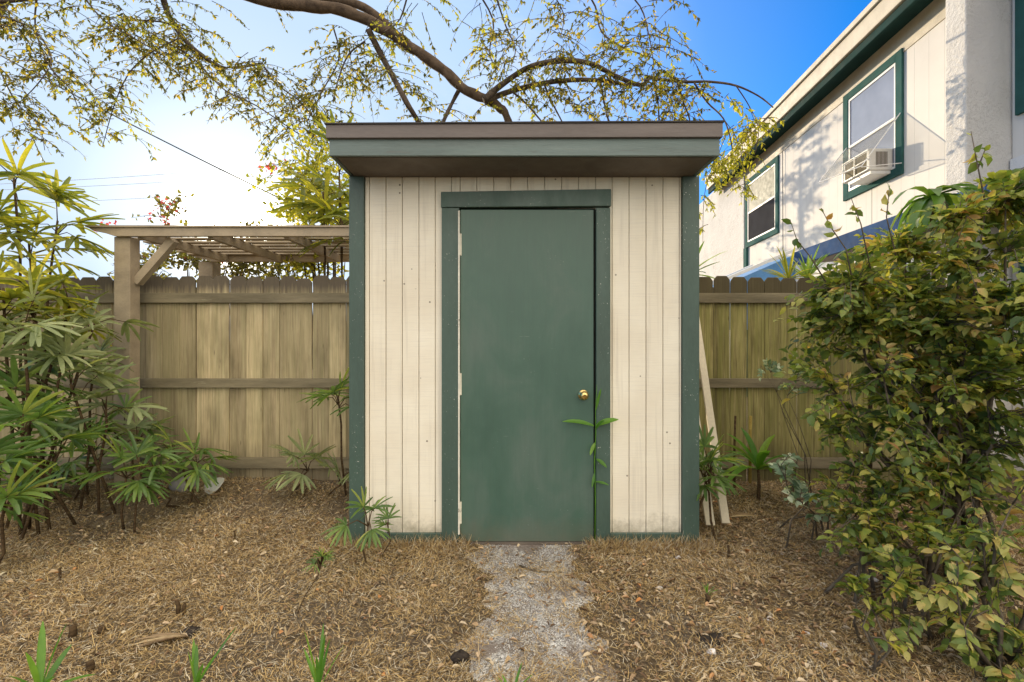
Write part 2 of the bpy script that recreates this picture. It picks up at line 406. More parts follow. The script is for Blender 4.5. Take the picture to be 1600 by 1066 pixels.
M['boug'] = mat_leaf('bougainvillea_leaf', [(0,(0.090,0.075,0.030)),(.5,(0.195,0.180,0.053)),(1,(0.330,0.300,0.075))], .5, .5, 1.6)
M['flower'] = mat_leaf('pink_bract', [(0,(.55,.05,.10)),(1,(.75,.16,.20))], .5, .6, 1.3)
M['deadleaf'] = mat_leaf('dead_palm_leaf', [(0,(.22,.15,.09)),(.6,(.40,.28,.16)),(1,(.55,.42,.25))], .25, .7, 1.1)
M['cable'] = mat_paint('cable_rubber', (.05,.05,.055), .1, .6)
M['wire'] = mat_paint('wire_metal', (.35,.36,.38), .1, .5)
M['bamboo'] = mat_bark('yellow_bamboo', (.28,.20,.05), (.45,.34,.09), 20)

# ------------------------------------------------------------------ world, sun, camera
w = bpy.data.worlds.new('World'); sc.world = w; w.use_nodes = True
nt = w.node_tree; nt.nodes.clear()
W = N.__new__(N); W.t = nt
out = W('ShaderNodeOutputWorld')
sky = W('ShaderNodeTexSky', sky_type='NISHITA', sun_disc=False, sun_elevation=R(12.3), sun_rotation=R(-31.1),
        altitude=0, air_density=1.0, dust_density=.6, ozone_density=2.5)
tc = W('ShaderNodeTexCoord').outputs['Generated']
sep = W('ShaderNodeSeparateXYZ', {0: tc})
dotn = W('ShaderNodeVectorMath', {0: tc, 1: tuple(SUN)}, operation='DOT_PRODUCT').outputs['Value']
SKYTINT = (.14, .92, 1.75)
col = W.mix(1., sky.outputs[0], SKYTINT, 'MULTIPLY')
# thin high cloud brightening toward the sun
glow = W.ramp(dotn, [(.42, 0.), (.60, .18), (.75, .58), (.88, .92), (.95, 1.)])
col = W.mix(glow, col, (2.95, 3.8, 4.95))
aur = W.ramp(dotn, [(.94, 0.), (.975, .035), (.993, .16), (.999, .7), (1., 1.)])
col = W.mix(aur, col, (16., 15.4, 13.6))
core = W.ramp(dotn, [(.9968, 0.), (.9988, .25), (.9997, 1.)])
col = W.mix(core, col, (70., 66., 54.))
# wispy clouds, in a plane overhead
zc = W.math('MAXIMUM', W.math('ADD', sep.outputs['Z'], .12), .05)
cx = W.math('DIVIDE', sep.outputs['X'], zc); cy = W.math('DIVIDE', sep.outputs['Y'], zc)
cv = W('ShaderNodeCombineXYZ', {'X': cx, 'Y': cy}).outputs[0]
n1 = W.noise(cv, .85, 7, .58, .6)
cl = W.ramp(n1, [(.50, 0.), (.68, .8)])
left = W.ramp(W.math('ADD', W.math('MULTIPLY', sep.outputs['X'], -.5), .5), [(.36, 0.), (.48, 1.)])
col = W.mix(W.math('MULTIPLY', cl, left), col, (4.3, 4.6, 5.0))
# added fill light: bright warm sky opposite the sun and overhead
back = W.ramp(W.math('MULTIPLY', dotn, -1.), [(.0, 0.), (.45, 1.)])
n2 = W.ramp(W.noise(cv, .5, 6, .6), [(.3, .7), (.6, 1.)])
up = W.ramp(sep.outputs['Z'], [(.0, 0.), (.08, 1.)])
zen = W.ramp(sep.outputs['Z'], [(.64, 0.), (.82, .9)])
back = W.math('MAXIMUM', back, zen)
BACK_FILL = (12.6, 11.2, 9.0)
col = W.mix(W.math('MULTIPLY', W.math('MULTIPLY', back, n2), up), col, BACK_FILL)
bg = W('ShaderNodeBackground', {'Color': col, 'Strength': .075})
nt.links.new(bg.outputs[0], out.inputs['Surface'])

sl = bpy.data.lights.new('sun', 'SUN'); sl.energy = 1.6; sl.angle = R(.5); sl.color = (1., .82, .58)
so = bpy.data.objects.new('sun', sl); COL.objects.link(so); so.location = (-30, 50, 20)
so.rotation_euler = SUN.to_track_quat('Z', 'Y').to_euler()

cam = bpy.data.cameras.new('camera'); co = bpy.data.objects.new('camera', cam); COL.objects.link(co)
co.location = (0, 0, CZ); co.rotation_euler = (R(90), 0, 0); cam.sensor_width = 36; cam.lens = 36*F/1600
cam.clip_start = .05; cam.clip_end = 2000; sc.camera = co
sc.view_settings.view_transform = 'Standard'; sc.view_settings.look = 'None'
sc.view_settings.exposure = 1.52; sc.view_settings.gamma = 1
sc.cycles.max_bounces = 8; sc.cycles.transparent_max_bounces = 12
sc.cycles.use_denoising = True

# ------------------------------------------------------------------ ground and path
def grid(xs, ys, zf, keep=None):
    X, Y = np.meshgrid(xs, ys); v = np.stack([X.ravel(), Y.ravel(), zf(X, Y).ravel()], 1)
    nx = len(xs); f = []
    for j in range(len(ys)-1):
        for i in range(nx-1):
            if keep is None or keep((xs[i]+xs[i+1])/2, (ys[j]+ys[j+1])/2):
                f.append((j*nx+i, j*nx+i+1, (j+1)*nx+i+1, (j+1)*nx+i))
    return v, np.array(f)
xs = np.concatenate([[-900,-200,-60,-20,-9], np.linspace(-6, 6, 161), [9, 20, 60, 200, 900]])
ys = np.concatenate([[-300,-50,-8], np.linspace(-1, 6, 101), [9, 20, 60, 200, 900]])
tag(obj('ground', grid(xs, ys, gz), M['ground'], smooth=True), 'bare brown soil of the yard', None, kind='structure')

def path_mask(x, y):
    cxm = .10 - .02*(y-2.2); hw = .26+.03*np.sin(5*y)+.03*np.sin(17*y+1)+.02*np.sin(41*y)
    return (np.abs(x-cxm-.03*np.sin(9*y)) < hw) & (y > 1.25) & (y < 2.84)
pv, pf = grid(np.linspace(-.5, .8, 131), np.linspace(1.2, 2.85, 166), lambda x, y: gz(x, y)+.004, lambda x, y: bool(path_mask(np.float64(x), np.float64(y))))
tag(obj('path', (pv, pf), M['path'], smooth=True), 'pebbled concrete path to the shed door', None, kind='structure')

def vn(x, y, s, seed=0):   # cheap smooth noise 0..1
    r = np.random.default_rng(seed); a = np.zeros_like(x)
    for k in range(7):
        th = r.uniform(0, 6.28); fr = s*(1+.9*k*.5); ph = r.uniform(0, 6.28, 2)
        a += np.sin(fr*(x*math.cos(th)+y*math.sin(th))+ph[0])*np.sin(fr*(y*math.cos(th)-x*math.sin(th))*.8+ph[1])/(1+.3*k)
    return np.clip(.5+a*.22, 0, 1)

gravel_d = lambda x, y: np.clip((vn(x, y, 5.5, 3)-.38)*4, 0, 1)
# straw: dead grass lying over the soil
def straw(n, xr, yr, lmin, lmax, keepf, tilt=.35):
    x = rng.uniform(*xr, n); y = rng.uniform(yr[0], yr[1], n)
    k = keepf(x, y) > rng.random(n); x, y = x[k], y[k]; n = len(x)
    a = vn(x, y, 4.5, 31)*9+rng.normal(0, 1.5, n); d = np.stack([np.cos(a), np.sin(a), np.abs(rng.normal(0, tilt, n))], 1)
    L = rng.uniform(lmin, lmax, n); nr = np.stack([rng.normal(0,.4,n), rng.normal(0,.4,n), np.ones(n)], 1)
    z = gz(x, y)+rng.uniform(-.003, .014, n)
    fm = frame(d, nr, L, rng.uniform(.0009, .0026, n)); fm[:, :, 2] *= rng.uniform(-1, 2.5, n)[:, None]
    return instances(BLADE_V, BLADE_F, fm, np.stack([x, y, z], 1))
def kstraw(x, y):
    p = path_mask(x, y)
    bare = np.clip((vn(x, y, 3.1, 9)-.15)*3.4, .38, 1)
    shedin = (np.abs(x) < 1.08) & (y > 2.80) & (y < 3.75)
    edge = np.abs(x-.11)/.36; hid = np.clip(1.25+np.clip((2.3-y)*.35,0,.3)-2.2*(vn(x, y, 7.5, 21)-.12)+np.clip((edge-.55)*2.2,0,1), .04, 1)
    hid = np.where(y > 2.5, hid*.45+np.clip((edge-.6)*2,0,1)*.4, hid)
    k = np.where(p, hid, bare)
    k = k*np.where((x < -1.1) & (y > 3.15), .45, 1)
    return np.where(shedin, 0, k)
sv = [straw(480000, (-3.9, 3.6), (1.45, 3.8), .008, .042, kstraw)]
nb = 9000   # denser fringe along the shed foot
x = rng.uniform(-1.12, 1.2, nb); y = 2.79-np.abs(rng.normal(0, .05, nb))
k = (x < -.26) | (x > .46); x, y = x[k], y[k]; n = len(x)
d = np.stack([rng.normal(0,.6,n), rng.normal(-.25,.4,n), np.abs(rng.normal(.5,.5,n))], 1)
fm = frame(d, rdir(n), rng.uniform(.03,.10,n), rng.uniform(.0016,.0035,n)); fm[:, :, 2] *= 2
sv.append(instances(BLADE_V, BLADE_F, fm, np.stack([x, y, gz(x, y)], 1)))
v = np.concatenate([a[0] for a in sv]); f = np.concatenate([sv[0][1], sv[1][1]+len(sv[0][0])])
sv.append(straw(9000, (-3.8, 3.4), (1.45, 3.7), .05, .10, kstraw))
v = np.concatenate([a[0] for a in sv]); o0 = np.cumsum([0]+[len(a[0]) for a in sv]); f = np.concatenate([a[1]+o for a, o in zip(sv, o0)])
tag(obj('dry_grass', (v, f), M['straw']), 'layer of dead straw coloured grass clippings over the yard', 'dry grass', kind='stuff')

n = 9500
x = rng.uniform(-3.8, 3.6, n); y = 1.4+rng.beta(1.1, 1.3, n)*2.4
k = ~((np.abs(x) < 1.08) & (y > 2.8)) & (rng.random(n) < np.where(x > .3, 1., .35)); x, y = x[k], y[k]; n = len(x)
d = np.stack([rng.normal(size=n), rng.normal(size=n), rng.normal(0,.18,n)], 1)
fm = frame(d, np.stack([rng.normal(0,.45,n), rng.normal(0,.45,n), np.ones(n)], 1), rng.uniform(.010,.045,n), rng.uniform(.010,.038,n))
tag(obj('leaf_litter', instances(CURL_V, LEAF_F, fm, np.stack([x, y, gz(x, y)+rng.uniform(.006,.02,n)], 1)), M['litter']),
    'scatter of curled brown fallen leaves on the straw', 'leaf litter', kind='stuff')

n = 60000
x = rng.uniform(-.45, .75, n); y = rng.uniform(1.3, 2.84, n)
k = path_mask(x, y) & (gravel_d(x, y) > rng.random(n)); x, y = x[k], y[k]; n = len(x)
s = rng.uniform(.0014, .0040, n)
fm = frame(rdir(n), rdir(n), s, s*rng.uniform(.6,1.,n))
tag(obj('loose_gravel', instances(OCT_V, OCT_F, fm, np.stack([x, y, gz(x, y)+.006], 1)), M['gravel']),
    'fine white gravel strewn in patches on the path', 'gravel', kind='stuff')

# ------------------------------------------------------------------ shed
YW = 2.81; k_ = F/YW
sx = lambda px: (px-800)/k_
szz = lambda py: CZ-(py-533)/k_
shed = thing('garden_shed', 'small cream and green wooden shed with flat overhanging roof', 'shed', (0, 3.25, 0))
XL, XR = sx(547), sx(1091)
Y1 = 3.70
g = G(); g.box(XL+.03, XR-.03, YW+.016, Y1, .0, 2.25); obj('wall_core', g, M['cream'], shed)
g = G()
edges = [sx(570)]+[sx(px) for px in (577, 603, 628.5, 654.5, 680, 705.5, 719, 745, 771.5, 798, 824.5, 851, 877.5, 904, 930.5, 956.5, 983, 1009.5, 1036, 1061.5)]+[sx(1065)]
gp = .0022
for a, b in zip(edges[:-1], edges[1:]):
    zb = szz(833)
    ta, tb = a+gp, b-gp
    if tb-ta < .004: continue
    lo = zb if (b <= sx(700) or a >= sx(945)) else szz(300)
    g.box(ta, tb, YW+.001, YW+.018, lo, 2.249)
# pieces that run beside the casing
g.box(sx(680)+gp, sx(692), YW+.002, YW+.0185, szz(833), szz(300))
g.box(sx(952), sx(956.5)-gp, YW+.002, YW+.0185, szz(833), szz(300))
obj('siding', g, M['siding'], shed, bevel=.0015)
g = G()   # side walls
g.box(XL+.012, XL+.028, YW+.05, Y1-.01, .02, 2.249); obj('side_wall', g, M['siding'], shed); g = G(); g.box(XR-.028, XR-.012, YW+.05, Y1-.01, .02, 2.249)
obj('side_wall', g, M['siding'], shed)
for a, b in ((547, 570), (1065, 1091)):
    g = G(); g.box(sx(a), sx(b), YW-.019, YW+.07, .0, 2.2485); obj('corner_trim', g, M['greentrim'], shed, bevel=.003)
for a, b in ((570, 692), (952, 1065)):
    g = G(); g.box(sx(a)+.001, sx(b)-.001, YW-.016, YW+.014, .0, szz(832)); obj('base_trim', g, M['greentrim'], shed, bevel=.003)
dc = thing('door_casing', None, None, (0,0,0)); dc.parent = shed; dc.location = (0, -.45, 0)
g = G(); g.box(sx(691), sx(718), YW-.024, YW+.03, .0, szz(326.5)); obj('jamb', g, M['greentrim'], dc, bevel=.003)
g = G(); g.box(sx(930.5), sx(952.5), YW-.024, YW+.03, .0, szz(326.5)); obj('jamb', g, M['greentrim'], dc, bevel=.003)
g = G(); g.hexa([(sx(690), YW-.027, szz(326)), (sx(953.5), YW-.027, szz(324)), (sx(953.5), YW+.03, szz(324)), (sx(690), YW+.03, szz(326))],
                [(sx(690), YW-.027, szz(302)), (sx(953.5), YW-.027, szz(297.5)), (sx(953.5), YW+.03, szz(297.5)), (sx(690), YW+.03, szz(302))])
obj('header', g, M['greentrim'], dc, bevel=.003)
g = G(); g.box(sx(718.2), sx(930.4), YW+.0135, YW+.0195, .02, szz(325)); obj('door_gap_shade', g, M['dark'], dc)  # near-black panel painting the shade seen in the gap round the door
g = G(); g.box(sx(716.6), sx(718.9), YW-.0255, YW+.004, .08, szz(331)); obj('weather_strip', g, M['cream'], dc)
door = obj('door', (lambda g: (g.box(sx(719.6), sx(927), YW-.010, YW+.013, .032, szz(328.5)), g)[1])(G()), M['door'], shed, bevel=.002)
for py in (383, 600, 800):
    g = G(); g.box(sx(718.4), sx(721.5), YW-.0135, YW-.0095, szz(py+17), szz(py-17))
    g.tube([(sx(718.9), YW-.017, szz(py+17)), (sx(718.9), YW-.017, szz(py-17))], .0045, 8)
    obj('hinge', g, M['cream'], door)
g = G(); g.lathe([(.0, -.058), (.014, -.058), (.024, -.050), (.027, -.038), (.022, -.026), (.011, -.018), (.010, -.006), (.030, -.005), (.032, 0), (.0, 0)], (sx(911), YW-.010, szz(617)), 'y', 28)
obj('knob', g, M['brass'], door, smooth=True)
g = G(); g.box(sx(722), sx(926), YW-.02, YW+.02, .006, .030); obj('threshold', g, M['soffit'], shed)
roof = thing('roof', None, None, (0,0,0)); roof.parent = shed
YF = 2.486; q = F/YF; rx = lambda px: (px-800)/q; rz = lambda py: CZ-(py-533)/q
RL, RR = rx(511), rx(1127.5)
g = G(); g.box(rx(514)+.03, rx(1125)-.03, YF+.03, Y1+.06, 2.2505, 2.262); obj('soffit', g, M['soffit'], roof)
g = G()
g.box(rx(514), rx(1125), YF+.004, YF+.026, 2.252, rz(216)); g.box(rx(514), rx(514)+.022, YF+.027, Y1+.07, 2.252, rz(216)); g.box(rx(1125)-.022, rx(1125), YF+.027, Y1+.07, 2.252, rz(216))
obj('lower_fascia', g, M['fasciagreen'], roof, bevel=.002)
g = G()
g.hexa([(RL, YF-.016, rz(217.5)), (RR, YF-.016, rz(216)), (RR, YF+.024, rz(216)), (RL, YF+.024, rz(217.5))],
       [(RL, YF-.016, rz(197)), (RR, YF-.016, rz(193.5)), (RR, YF+.024, rz(193.5)), (RL, YF+.024, rz(197))])
g.box(RL, RL+.024, YF+.025, Y1+.08, rz(217), rz(196.5)); g.box(RR-.024, RR, YF+.025, Y1+.08, rz(216), rz(194))
obj('upper_fascia', g, M['brown'], roof, bevel=.002)
g = G()
g.hexa([(RL-.006, YF-.024, rz(197)), (RR+.006, YF-.024, rz(193.5)), (RR+.006, Y1+.09, rz(193.5)), (RL-.006, Y1+.09, rz(197))],
       [(RL-.006, YF-.024, rz(195)), (RR+.006, YF-.024, rz(191.2)), (RR+.006, Y1+.09, rz(191.2)), (RL-.006, Y1+.09, rz(195))])
obj('roofing', g, M['roofing'], roof)

# ------------------------------------------------------------------ fences
YFN = 3.83
def fence(label, x0, x1, mat, hn, gaps):
    t = thing('wood_fence', label, 'fence', ((x0+x1)/2, YFN, 0))
    g = G(); x = x0; i = 0
    while x < x1:
        wd = .1375+rng.uniform(-.003, .003); gap = abs(rng.normal(.0003, .0005))
        for gx in gaps:
            if abs(x+wd-gx) < .075: gap = .0032
        a, b = x, min(x+wd, x1); zt = 1.785+rng.normal(0, .006); zb = .06+rng.normal(0, .008); c = .026
        dy = rng.normal(0, .003); ln = rng.normal(0, .0025)
        prof = [(a, zb), (b, zb), (b+ln, zt-c*1.3), (b-c+ln, zt), (a+c+ln, zt), (a+ln, zt-c*1.3)]
        g.prism(prof, 'y', YFN+.002+dy, YFN+.018+dy)
        x += wd+gap
    obj('picket_panel', g, mat, t, bevel=.009)
    for (z0, z1) in ((1.565, 1.645), (.865, .94), (.20, .285)):
        g = G(); n = max(2, int((x1-x0)/.6)); pts = np.linspace(x0, x1, n)
        for a, b in zip(pts[:-1], pts[1:]): pass
        g.box(x0, x1, YFN-.038, YFN-.001, z0, z1); obj('rail', g, M['rail'], t, bevel=.003)
    g = G(); g.box(x0, x1, YFN-.02, YFN+.012, -.02, .055); obj('base_board', g, M['rail'], t)
    for px in np.arange(x0+.6, x1, 2.4):
        g = G(); g.box(px-.045, px+.045, YFN+.024, YFN+.112, -.1, 1.70); obj('post', g, M['rail'], t, bevel=.004)
    return t
def fx(px): return (px-800)/F*YFN
fence('tan picket fence paled for sun glare behind the palms, left of the shed', -8.0, fx(600), M['fenceL'], 0, [fx(p) for p in (418, 391, 365, 497, 160, 196)])
fence('mossy green stained picket fence right of the shed', fx(1010), 3.98, M['fence'], 0, [fx(p) for p in (1112, 1137, 1166, 1248)])

# ------------------------------------------------------------------ arbor left
ar = thing('garden_arbor', 'weathered wooden arbor with slatted top over the left fence', 'arbor', (-2.6, 4.1, 0))
YA = 3.62
def arx(px): return (px-800)/F*YA
def arz(py): return CZ-(py-533)/F*YA
x0, x1 = arx(146), arx(640)
g = G(); g.box(arx(178), arx(203), YA, YA+.10, .02, arz(370)); obj('post', g, M['arbor'], ar, bevel=.004)
g = G(); g.box(arx(177)-.1, arx(206)-.1, 4.75, 4.89, .02, arz(370)); obj('post', g, M['arbor'], ar, bevel=.004)
g = G(); g.box(arx(600), arx(628), YA+.22, YA+.36, .9, arz(370))
for yy in (YA-.045, 4.72):
    g = G(); zt = arz(358); zb = arz(371)
    g.prism([(x0, zt), (x0+.03, zt-.02), (x0+.10, zt-.035), (x0+.14, zb+.02), (x0+.2, zb), (x1, zb), (x1, zt)], 'y', yy, yy+.042)
    obj('beam', g, M['arbor'], ar, bevel=.002)
g = G()
for i, yy in enumerate(np.linspace(YA-.06, 4.95, 11)):
    g.box(x0-.01, x1, yy, yy+.07, arz(358)+.001+.0005*(i % 2), arz(355))
obj('roof_slats', g, M['arbor'], ar)
for dx in (0.0, .55, 1.15, 1.75):
    g = G(); g.box(arx(215)+dx, arx(215)+dx+.04, YA+.002, 4.715, arz(373), arz(359)); obj('rafter', g, M['arbor'], ar)
g = G(); g.beam((arx(203), YA+.07, arz(440)), (arx(262), YA+.07, arz(372)), .06, .06, (0, 1, 0)); obj('brace', g, M['arbor'], ar)
g = G(); g.box(arx(177)-.08, arx(500), 4.73, 4.77, arz(378)-.36, arz(378)-.28); obj('rear_rail', g, M['arbor'], ar)

# ------------------------------------------------------------------ leaning boards, canes
def leaning(label, b, t, wd, th):
    o = thing('timber_board', label, 'board', b, 'boards leaning beside the shed')
    g = G(); g.beam(b, t, wd, th, (0, -1, .3)); m_ = obj('plank', g, M['board'], o, bevel=.002)
b_ = (1.405, 3.02, float(gz(1.4, 3.0))); 
bd = obj('timber_board', (lambda g: (g.beam((1.40, 3.02, .055), (1.485, 3.765, 1.56), .052, .02, (0,-1,.3)), g)[1])(G()), M['board'], bevel=.002)
tag(bd, 'cream painted board leaning on the fence, the longer outer one of two', 'board', 'boards leaning beside the shed')
bd = obj('timber_board', (lambda g: (g.beam((1.29, 3.00, .05), (1.375, 3.765, 1.50), .060, .02, (0,-1,.3)), g)[1])(G()), M['board'], bevel=.002)
tag(bd, 'cream board leaning on the fence nearer the shed corner, half hidden', 'board', 'boards leaning beside the shed')

def stick(name, label, cat, pts, r, mat, group=None):
    g = G(); g.tube(pts, r, 8); return tag(obj(name, g, mat, smooth=True), label, cat, group)
stick('bamboo_cane', 'short yellow cane standing upright before the mossy fence', 'cane', [P(1172, 725, 3.6)-[0,0,.15], P(1172, 690, 3.6), P(1173, 650, 3.6)], [.011,.011,.010], M['bamboo'], 'canes by the right fence')
stick('bamboo_cane', 'dark cut cane standing upright before the mossy fence', 'cane', [P(1148, 790, 3.6), P(1147, 720, 3.6), P(1149, 650, 3.6)], [.009,.009,.008], M['cane'], 'canes by the right fence')

# ------------------------------------------------------------------ townhouse
DX = .086; X0 = 4.10
def hw(Y, off=0.): return X0-off+DX*Y
house = thing('townhouse', 'cream two storey townhouse with green trim beyond the fence', 'house', (hw(6), 6, 0))
def wallbox(g, Ya, Yb, o0, o1, z0, z1):
    """box on the wall plane; o0 < o1 = distances out from the wall (towards the yard)"""
    bot = [(hw(Ya, o1), Ya, z0), (hw(Ya, o0), Ya, z0), (hw(Yb, o0), Yb, z0), (hw(Yb, o1), Yb, z0)]
    g.hexa(bot, [(a, b, z1) for a, b, c in bot])
g = G(); wallbox(g, 4.3, 9.74, -.4, 0, 0, 4.61); obj('wall', g, M['housesiding'], house)
g = G(); wallbox(g, .5, 4.1, -.4, 0, 0, 4.61); obj('wall', g, M['housesiding'], house)
g = G(); wallbox(g, 4.1, 9.9, -.4, .012, 4.612, 4.895); wallbox(g, .5, 4.09, -.4, .012, 4.612, 4.895); obj('frieze', g, M['creamtrim'], house)
g = G(); wallbox(g, 9.742, 13.6, -.4, .04, 0, 5.0); obj('stucco_wall', g, M['stucco2'], house)
# stucco party wall standing proud
g = G()
Xl = 4.05
g.box(Xl, 4.62, 4.11, 4.31, 0, 4.89); po = obj('stucco_pier', g, M['stucco'], house, bevel=.012)
g = G(); wallbox(g, .5, 11.2, -.4, .255, 4.897, 4.915); obj('soffit', g, M['darkgreen'], house)
g = G(); wallbox(g, .5, 11.2, .256, .30, 4.815, 4.915); obj('gutter', g, M['darkgreen'], house, bevel=.01)
g = G(); wallbox(g, .5, 11.2, .26, .335, 4.917, 5.14); obj('fascia', g, M['creamtrim'], house, bevel=.01)
g = G()
for Ya, Yb in ((.5, 11.2),):
    a = [(hw(Ya, .37), Ya, 5.142), (hw(Yb, .37), Yb, 5.142), (hw(Yb, -5), Yb, 6.6), (hw(Ya, -5), Ya, 6.6)]
    g.hexa([(x, y, z) for x, y, z in a], [(x, y, z+.07) for x, y, z in a])
obj('roof', g, M['creamtrim'], house)
def window(Ya, Yb, z0, z1, zm, upper, lower, tr=.10, lowopen=False):
    r_ = G()
    wallbox(r_, Ya, Ya+tr, .0, .03, z0, z1); wallbox(r_, Yb-tr, Yb, .0, .03, z0, z1)
    wallbox(r_, Ya+tr+.001, Yb-tr-.001, .0, .03, z1-tr, z1); wallbox(r_, Ya+tr+.001, Yb-tr-.001, .0, .03, z0, z0+tr)
    fr = obj('window', r_, M['housegreen'], house, bevel=.002)
    a, b, c, d = Ya+tr+.001, Yb-tr-.001, z0+tr+.001, z1-tr-.001; s = .03
    g = G()
    wallbox(g, a, a+s, .0, .02, c, d); wallbox(g, b-s, b, .0, .02, c, d); wallbox(g, a+s, b-s, .0, .02, d-s, d); wallbox(g, a+s, b-s, .0, .02, c, c+s); wallbox(g, a+s, b-s, .0, .022, zm-s/2, zm+s/2)
    obj('sash', g, M['white'], fr)
    g = G(); wallbox(g, a+s, b-s, .0, .008, zm+s/2, d-s); obj('pane', g, M[upper], fr)
    g = G(); wallbox(g, a+s, b-s, .0, .006, c+s, zm-s/2); obj('pane', g, M[lower], fr)
    return fr
window(5.36, 6.44, 3.20, 4.66, 3.90, 'glass', 'glass')['label'] = 'window holding the air conditioner'
window(8.30, 9.70, 3.20, 4.60, 3.90, 'blind', 'screen')['label'] = 'far window with a dark insect screen'
window(2.85, 4.05, 3.23, 4.66, 3.90, 'glass', 'glass')
window(2.85, 4.02, 1.2, 2.62, 1.9, 'glass', 'glass')
g = G(); wallbox(g, 9.60, 9.737, .001, .05, 0, 3.199); obj('corner_board', g, M['housegreen'], house)
g = G(); wallbox(g, 2.3, 4.09, .001, .03, 2.75, 2.86); obj('belt_trim', g, M['white'], house)
g = G(); g.tube([(hw(8.1,.03), 8.1, 2.0), (hw(8.12,.03), 8.12, 4.6)], .006, 5); obj('wall_cable', g, M['cable'], house)

# air conditioner
ac = thing('air_conditioner', 'white window air conditioner jutting from the upstairs window', 'air conditioner', (hw(5.7, .15), 5.7, 3.26))
g = G(); wallbox(g, 5.52, 6.02, .01, .29, 3.30, 3.56); obj('housing', g, M['ac'], ac, bevel=.01)
g = G()
for i in range(9): wallbox(g, 5.516, 5.5205, .08+i*.016, .088+i*.016, 3.34, 3.52)
obj('side_vent', g, M['soffit'], ac)
g = G(); wallbox(g, 5.57, 5.97, .2905, .294, 3.33, 3.53); obj('coil', g, M['rail'], ac)
g = G()
for zz in (3.31, 3.43, 3.545): wallbox(g, 5.53, 6.01, .295, .304, zz, zz+.012)
for yy in (5.53, 5.77, 6.0): wallbox(g, yy, yy+.012, .305, .310, 3.31, 3.557)
obj('guard', g, M['white'], ac)
g = G(); wallbox(g, 5.535, 5.95, .0, .27, 3.262, 3.298); obj('support_shelf', g, M['white'], ac)
aw = thing('plastic_awning', 'clear plastic rain shield sloping out over the air conditioner', 'rain shield', (hw(5.8, .3), 5.8, 3.6))
A = np.array([hw(5.38, .03), 5.38, 3.90]); B = np.array([hw(6.36, .03), 6.36, 3.90]); C_ = np.array([hw(6.10, .56), 6.10, 3.34]); D_ = np.array([hw(5.32, .52), 5.32, 3.26])
g = G(); th = np.array([0, 0, .004]); g.hexa([A, D_, C_, B], [A+th, D_+th, C_+th, B+th]); obj('sheet', g, M['clear'], aw)
g = G(); g.tube([A+th*3, D_+th*3], .006, 6); g.tube([B+th*3, C_+th*3], .006, 6); g.tube([C_+th*3, D_+th*3], .005, 6)
g.tube([D_, np.array([hw(5.36, .03), 5.36, 3.32])], .005, 6); obj('frame', g, M['white'], aw)

pc = thing('patio_cover', 'low blue edged patio roof against the townhouse wall', 'patio roof', (3.9, 5.0, 2.2))
def px_(Y, x0=3.2): return x0+DX*Y
g = G()
bot = [(px_(3.4), 3.4, 2.24), (px_(3.4)+.035, 3.4, 2.24), (px_(6.1)+.035, 6.1, 2.24), (px_(6.1), 6.1, 2.24)]
g.hexa(bot, [(a, b, 2.42) for a, b, c in bot]); obj('fascia', g, M['blue'], pc, bevel=.004)
g = G(); bot = [(px_(3.4)+.036, 3.4, 2.26), (hw(3.4, .035), 3.4, 2.33), (hw(6.1, .035), 6.1, 2.33), (px_(6.1)+.036, 6.1, 2.26)]
g.hexa(bot, [(a, b, c+.03) for a, b, c in bot]); obj('deck', g, M['soffit'], pc)
for yp in (6.0, 4.15):
    g = G(); g.tube([(px_(yp)+.02, yp, 0), (px_(yp)+.02, yp, 2.239)], .04, 8); obj('post', g, M['white'], pc)
tp = thing('tarp_lean_to', 'white framed blue tarp sloping down just above the fence top', 'tarp', (3.2, 6.3, 1.9))
g = G(); g.beam((3.80, 6.16, 2.48), (2.75, 6.16, 2.03), .04, .09, (0, 1, 0)); obj('rafter', g, M['white'], tp)
g = G(); g.beam((3.80, 7.3, 2.44), (2.75, 7.3, 1.99), .04, .09, (0, 1, 0)); obj('rafter', g, M['white'], tp)
g = G(); g.hexa([(3.8, 6.19, 2.40), (2.78, 6.19, 1.96), (2.78, 7.27, 1.96), (3.8, 7.27, 2.40)], [(3.8, 6.19, 2.41), (2.78, 6.19, 1.97), (2.78, 7.27, 1.97), (3.8, 7.27, 2.41)])
g.hexa([(3.8, 6.165, 1.4), (2.85, 6.165, 1.4), (2.85, 6.175, 1.4), (3.8, 6.175, 1.4)], [(3.8, 6.165, 2.40), (2.85, 6.165, 2.0), (2.85, 6.175, 2.0), (3.8, 6.175, 2.40)])
obj('tarp_sheet', g, M['tarp'], tp)
for xx, yy in ((2.8, 6.21), (2.8, 7.21), (3.78, 6.21), (3.78, 7.21)):
    g = G(); g.box(xx-.03, xx+.03, yy, yy+.06, 0, 1.95); obj('post', g, M['white'], tp)

# ------------------------------------------------------------------ plants
def strap(g, c, d, up, L, w_, droop, rows=5, fold=.25, blunt=.5):
    """a folded strap leaf with its own curve"""
    c = np.asarray(c, float); d = d/np.linalg.norm(d); s = np.cross(d, up); s /= np.linalg.norm(s)+1e-9; nn = np.cross(s, d)
    prof = [.30, .85, 1.0, .9, blunt] if rows == 5 else list(np.interp(np.linspace(0,1,rows), [0,.25,.5,.8,1], [.35,.9,1.,.8,.12]))
    vs = []; p = c.copy(); dd = d.copy()
    for i in range(rows):
        ww = w_*prof[i]/2
        vs += [p-s*ww+nn*ww*fold*2, p, p+s*ww+nn*ww*fold*2]
        dd = dd+np.array([0, 0, -droop])/rows; dd /= np.linalg.norm(dd); p = p+dd*L/(rows-1)
    fs = []
    for i in range(rows-1):
        a = i*3; fs += [(a, a+1, a+4, a+3), (a+1, a+2, a+5, a+4)]
    g.add(vs, fs)

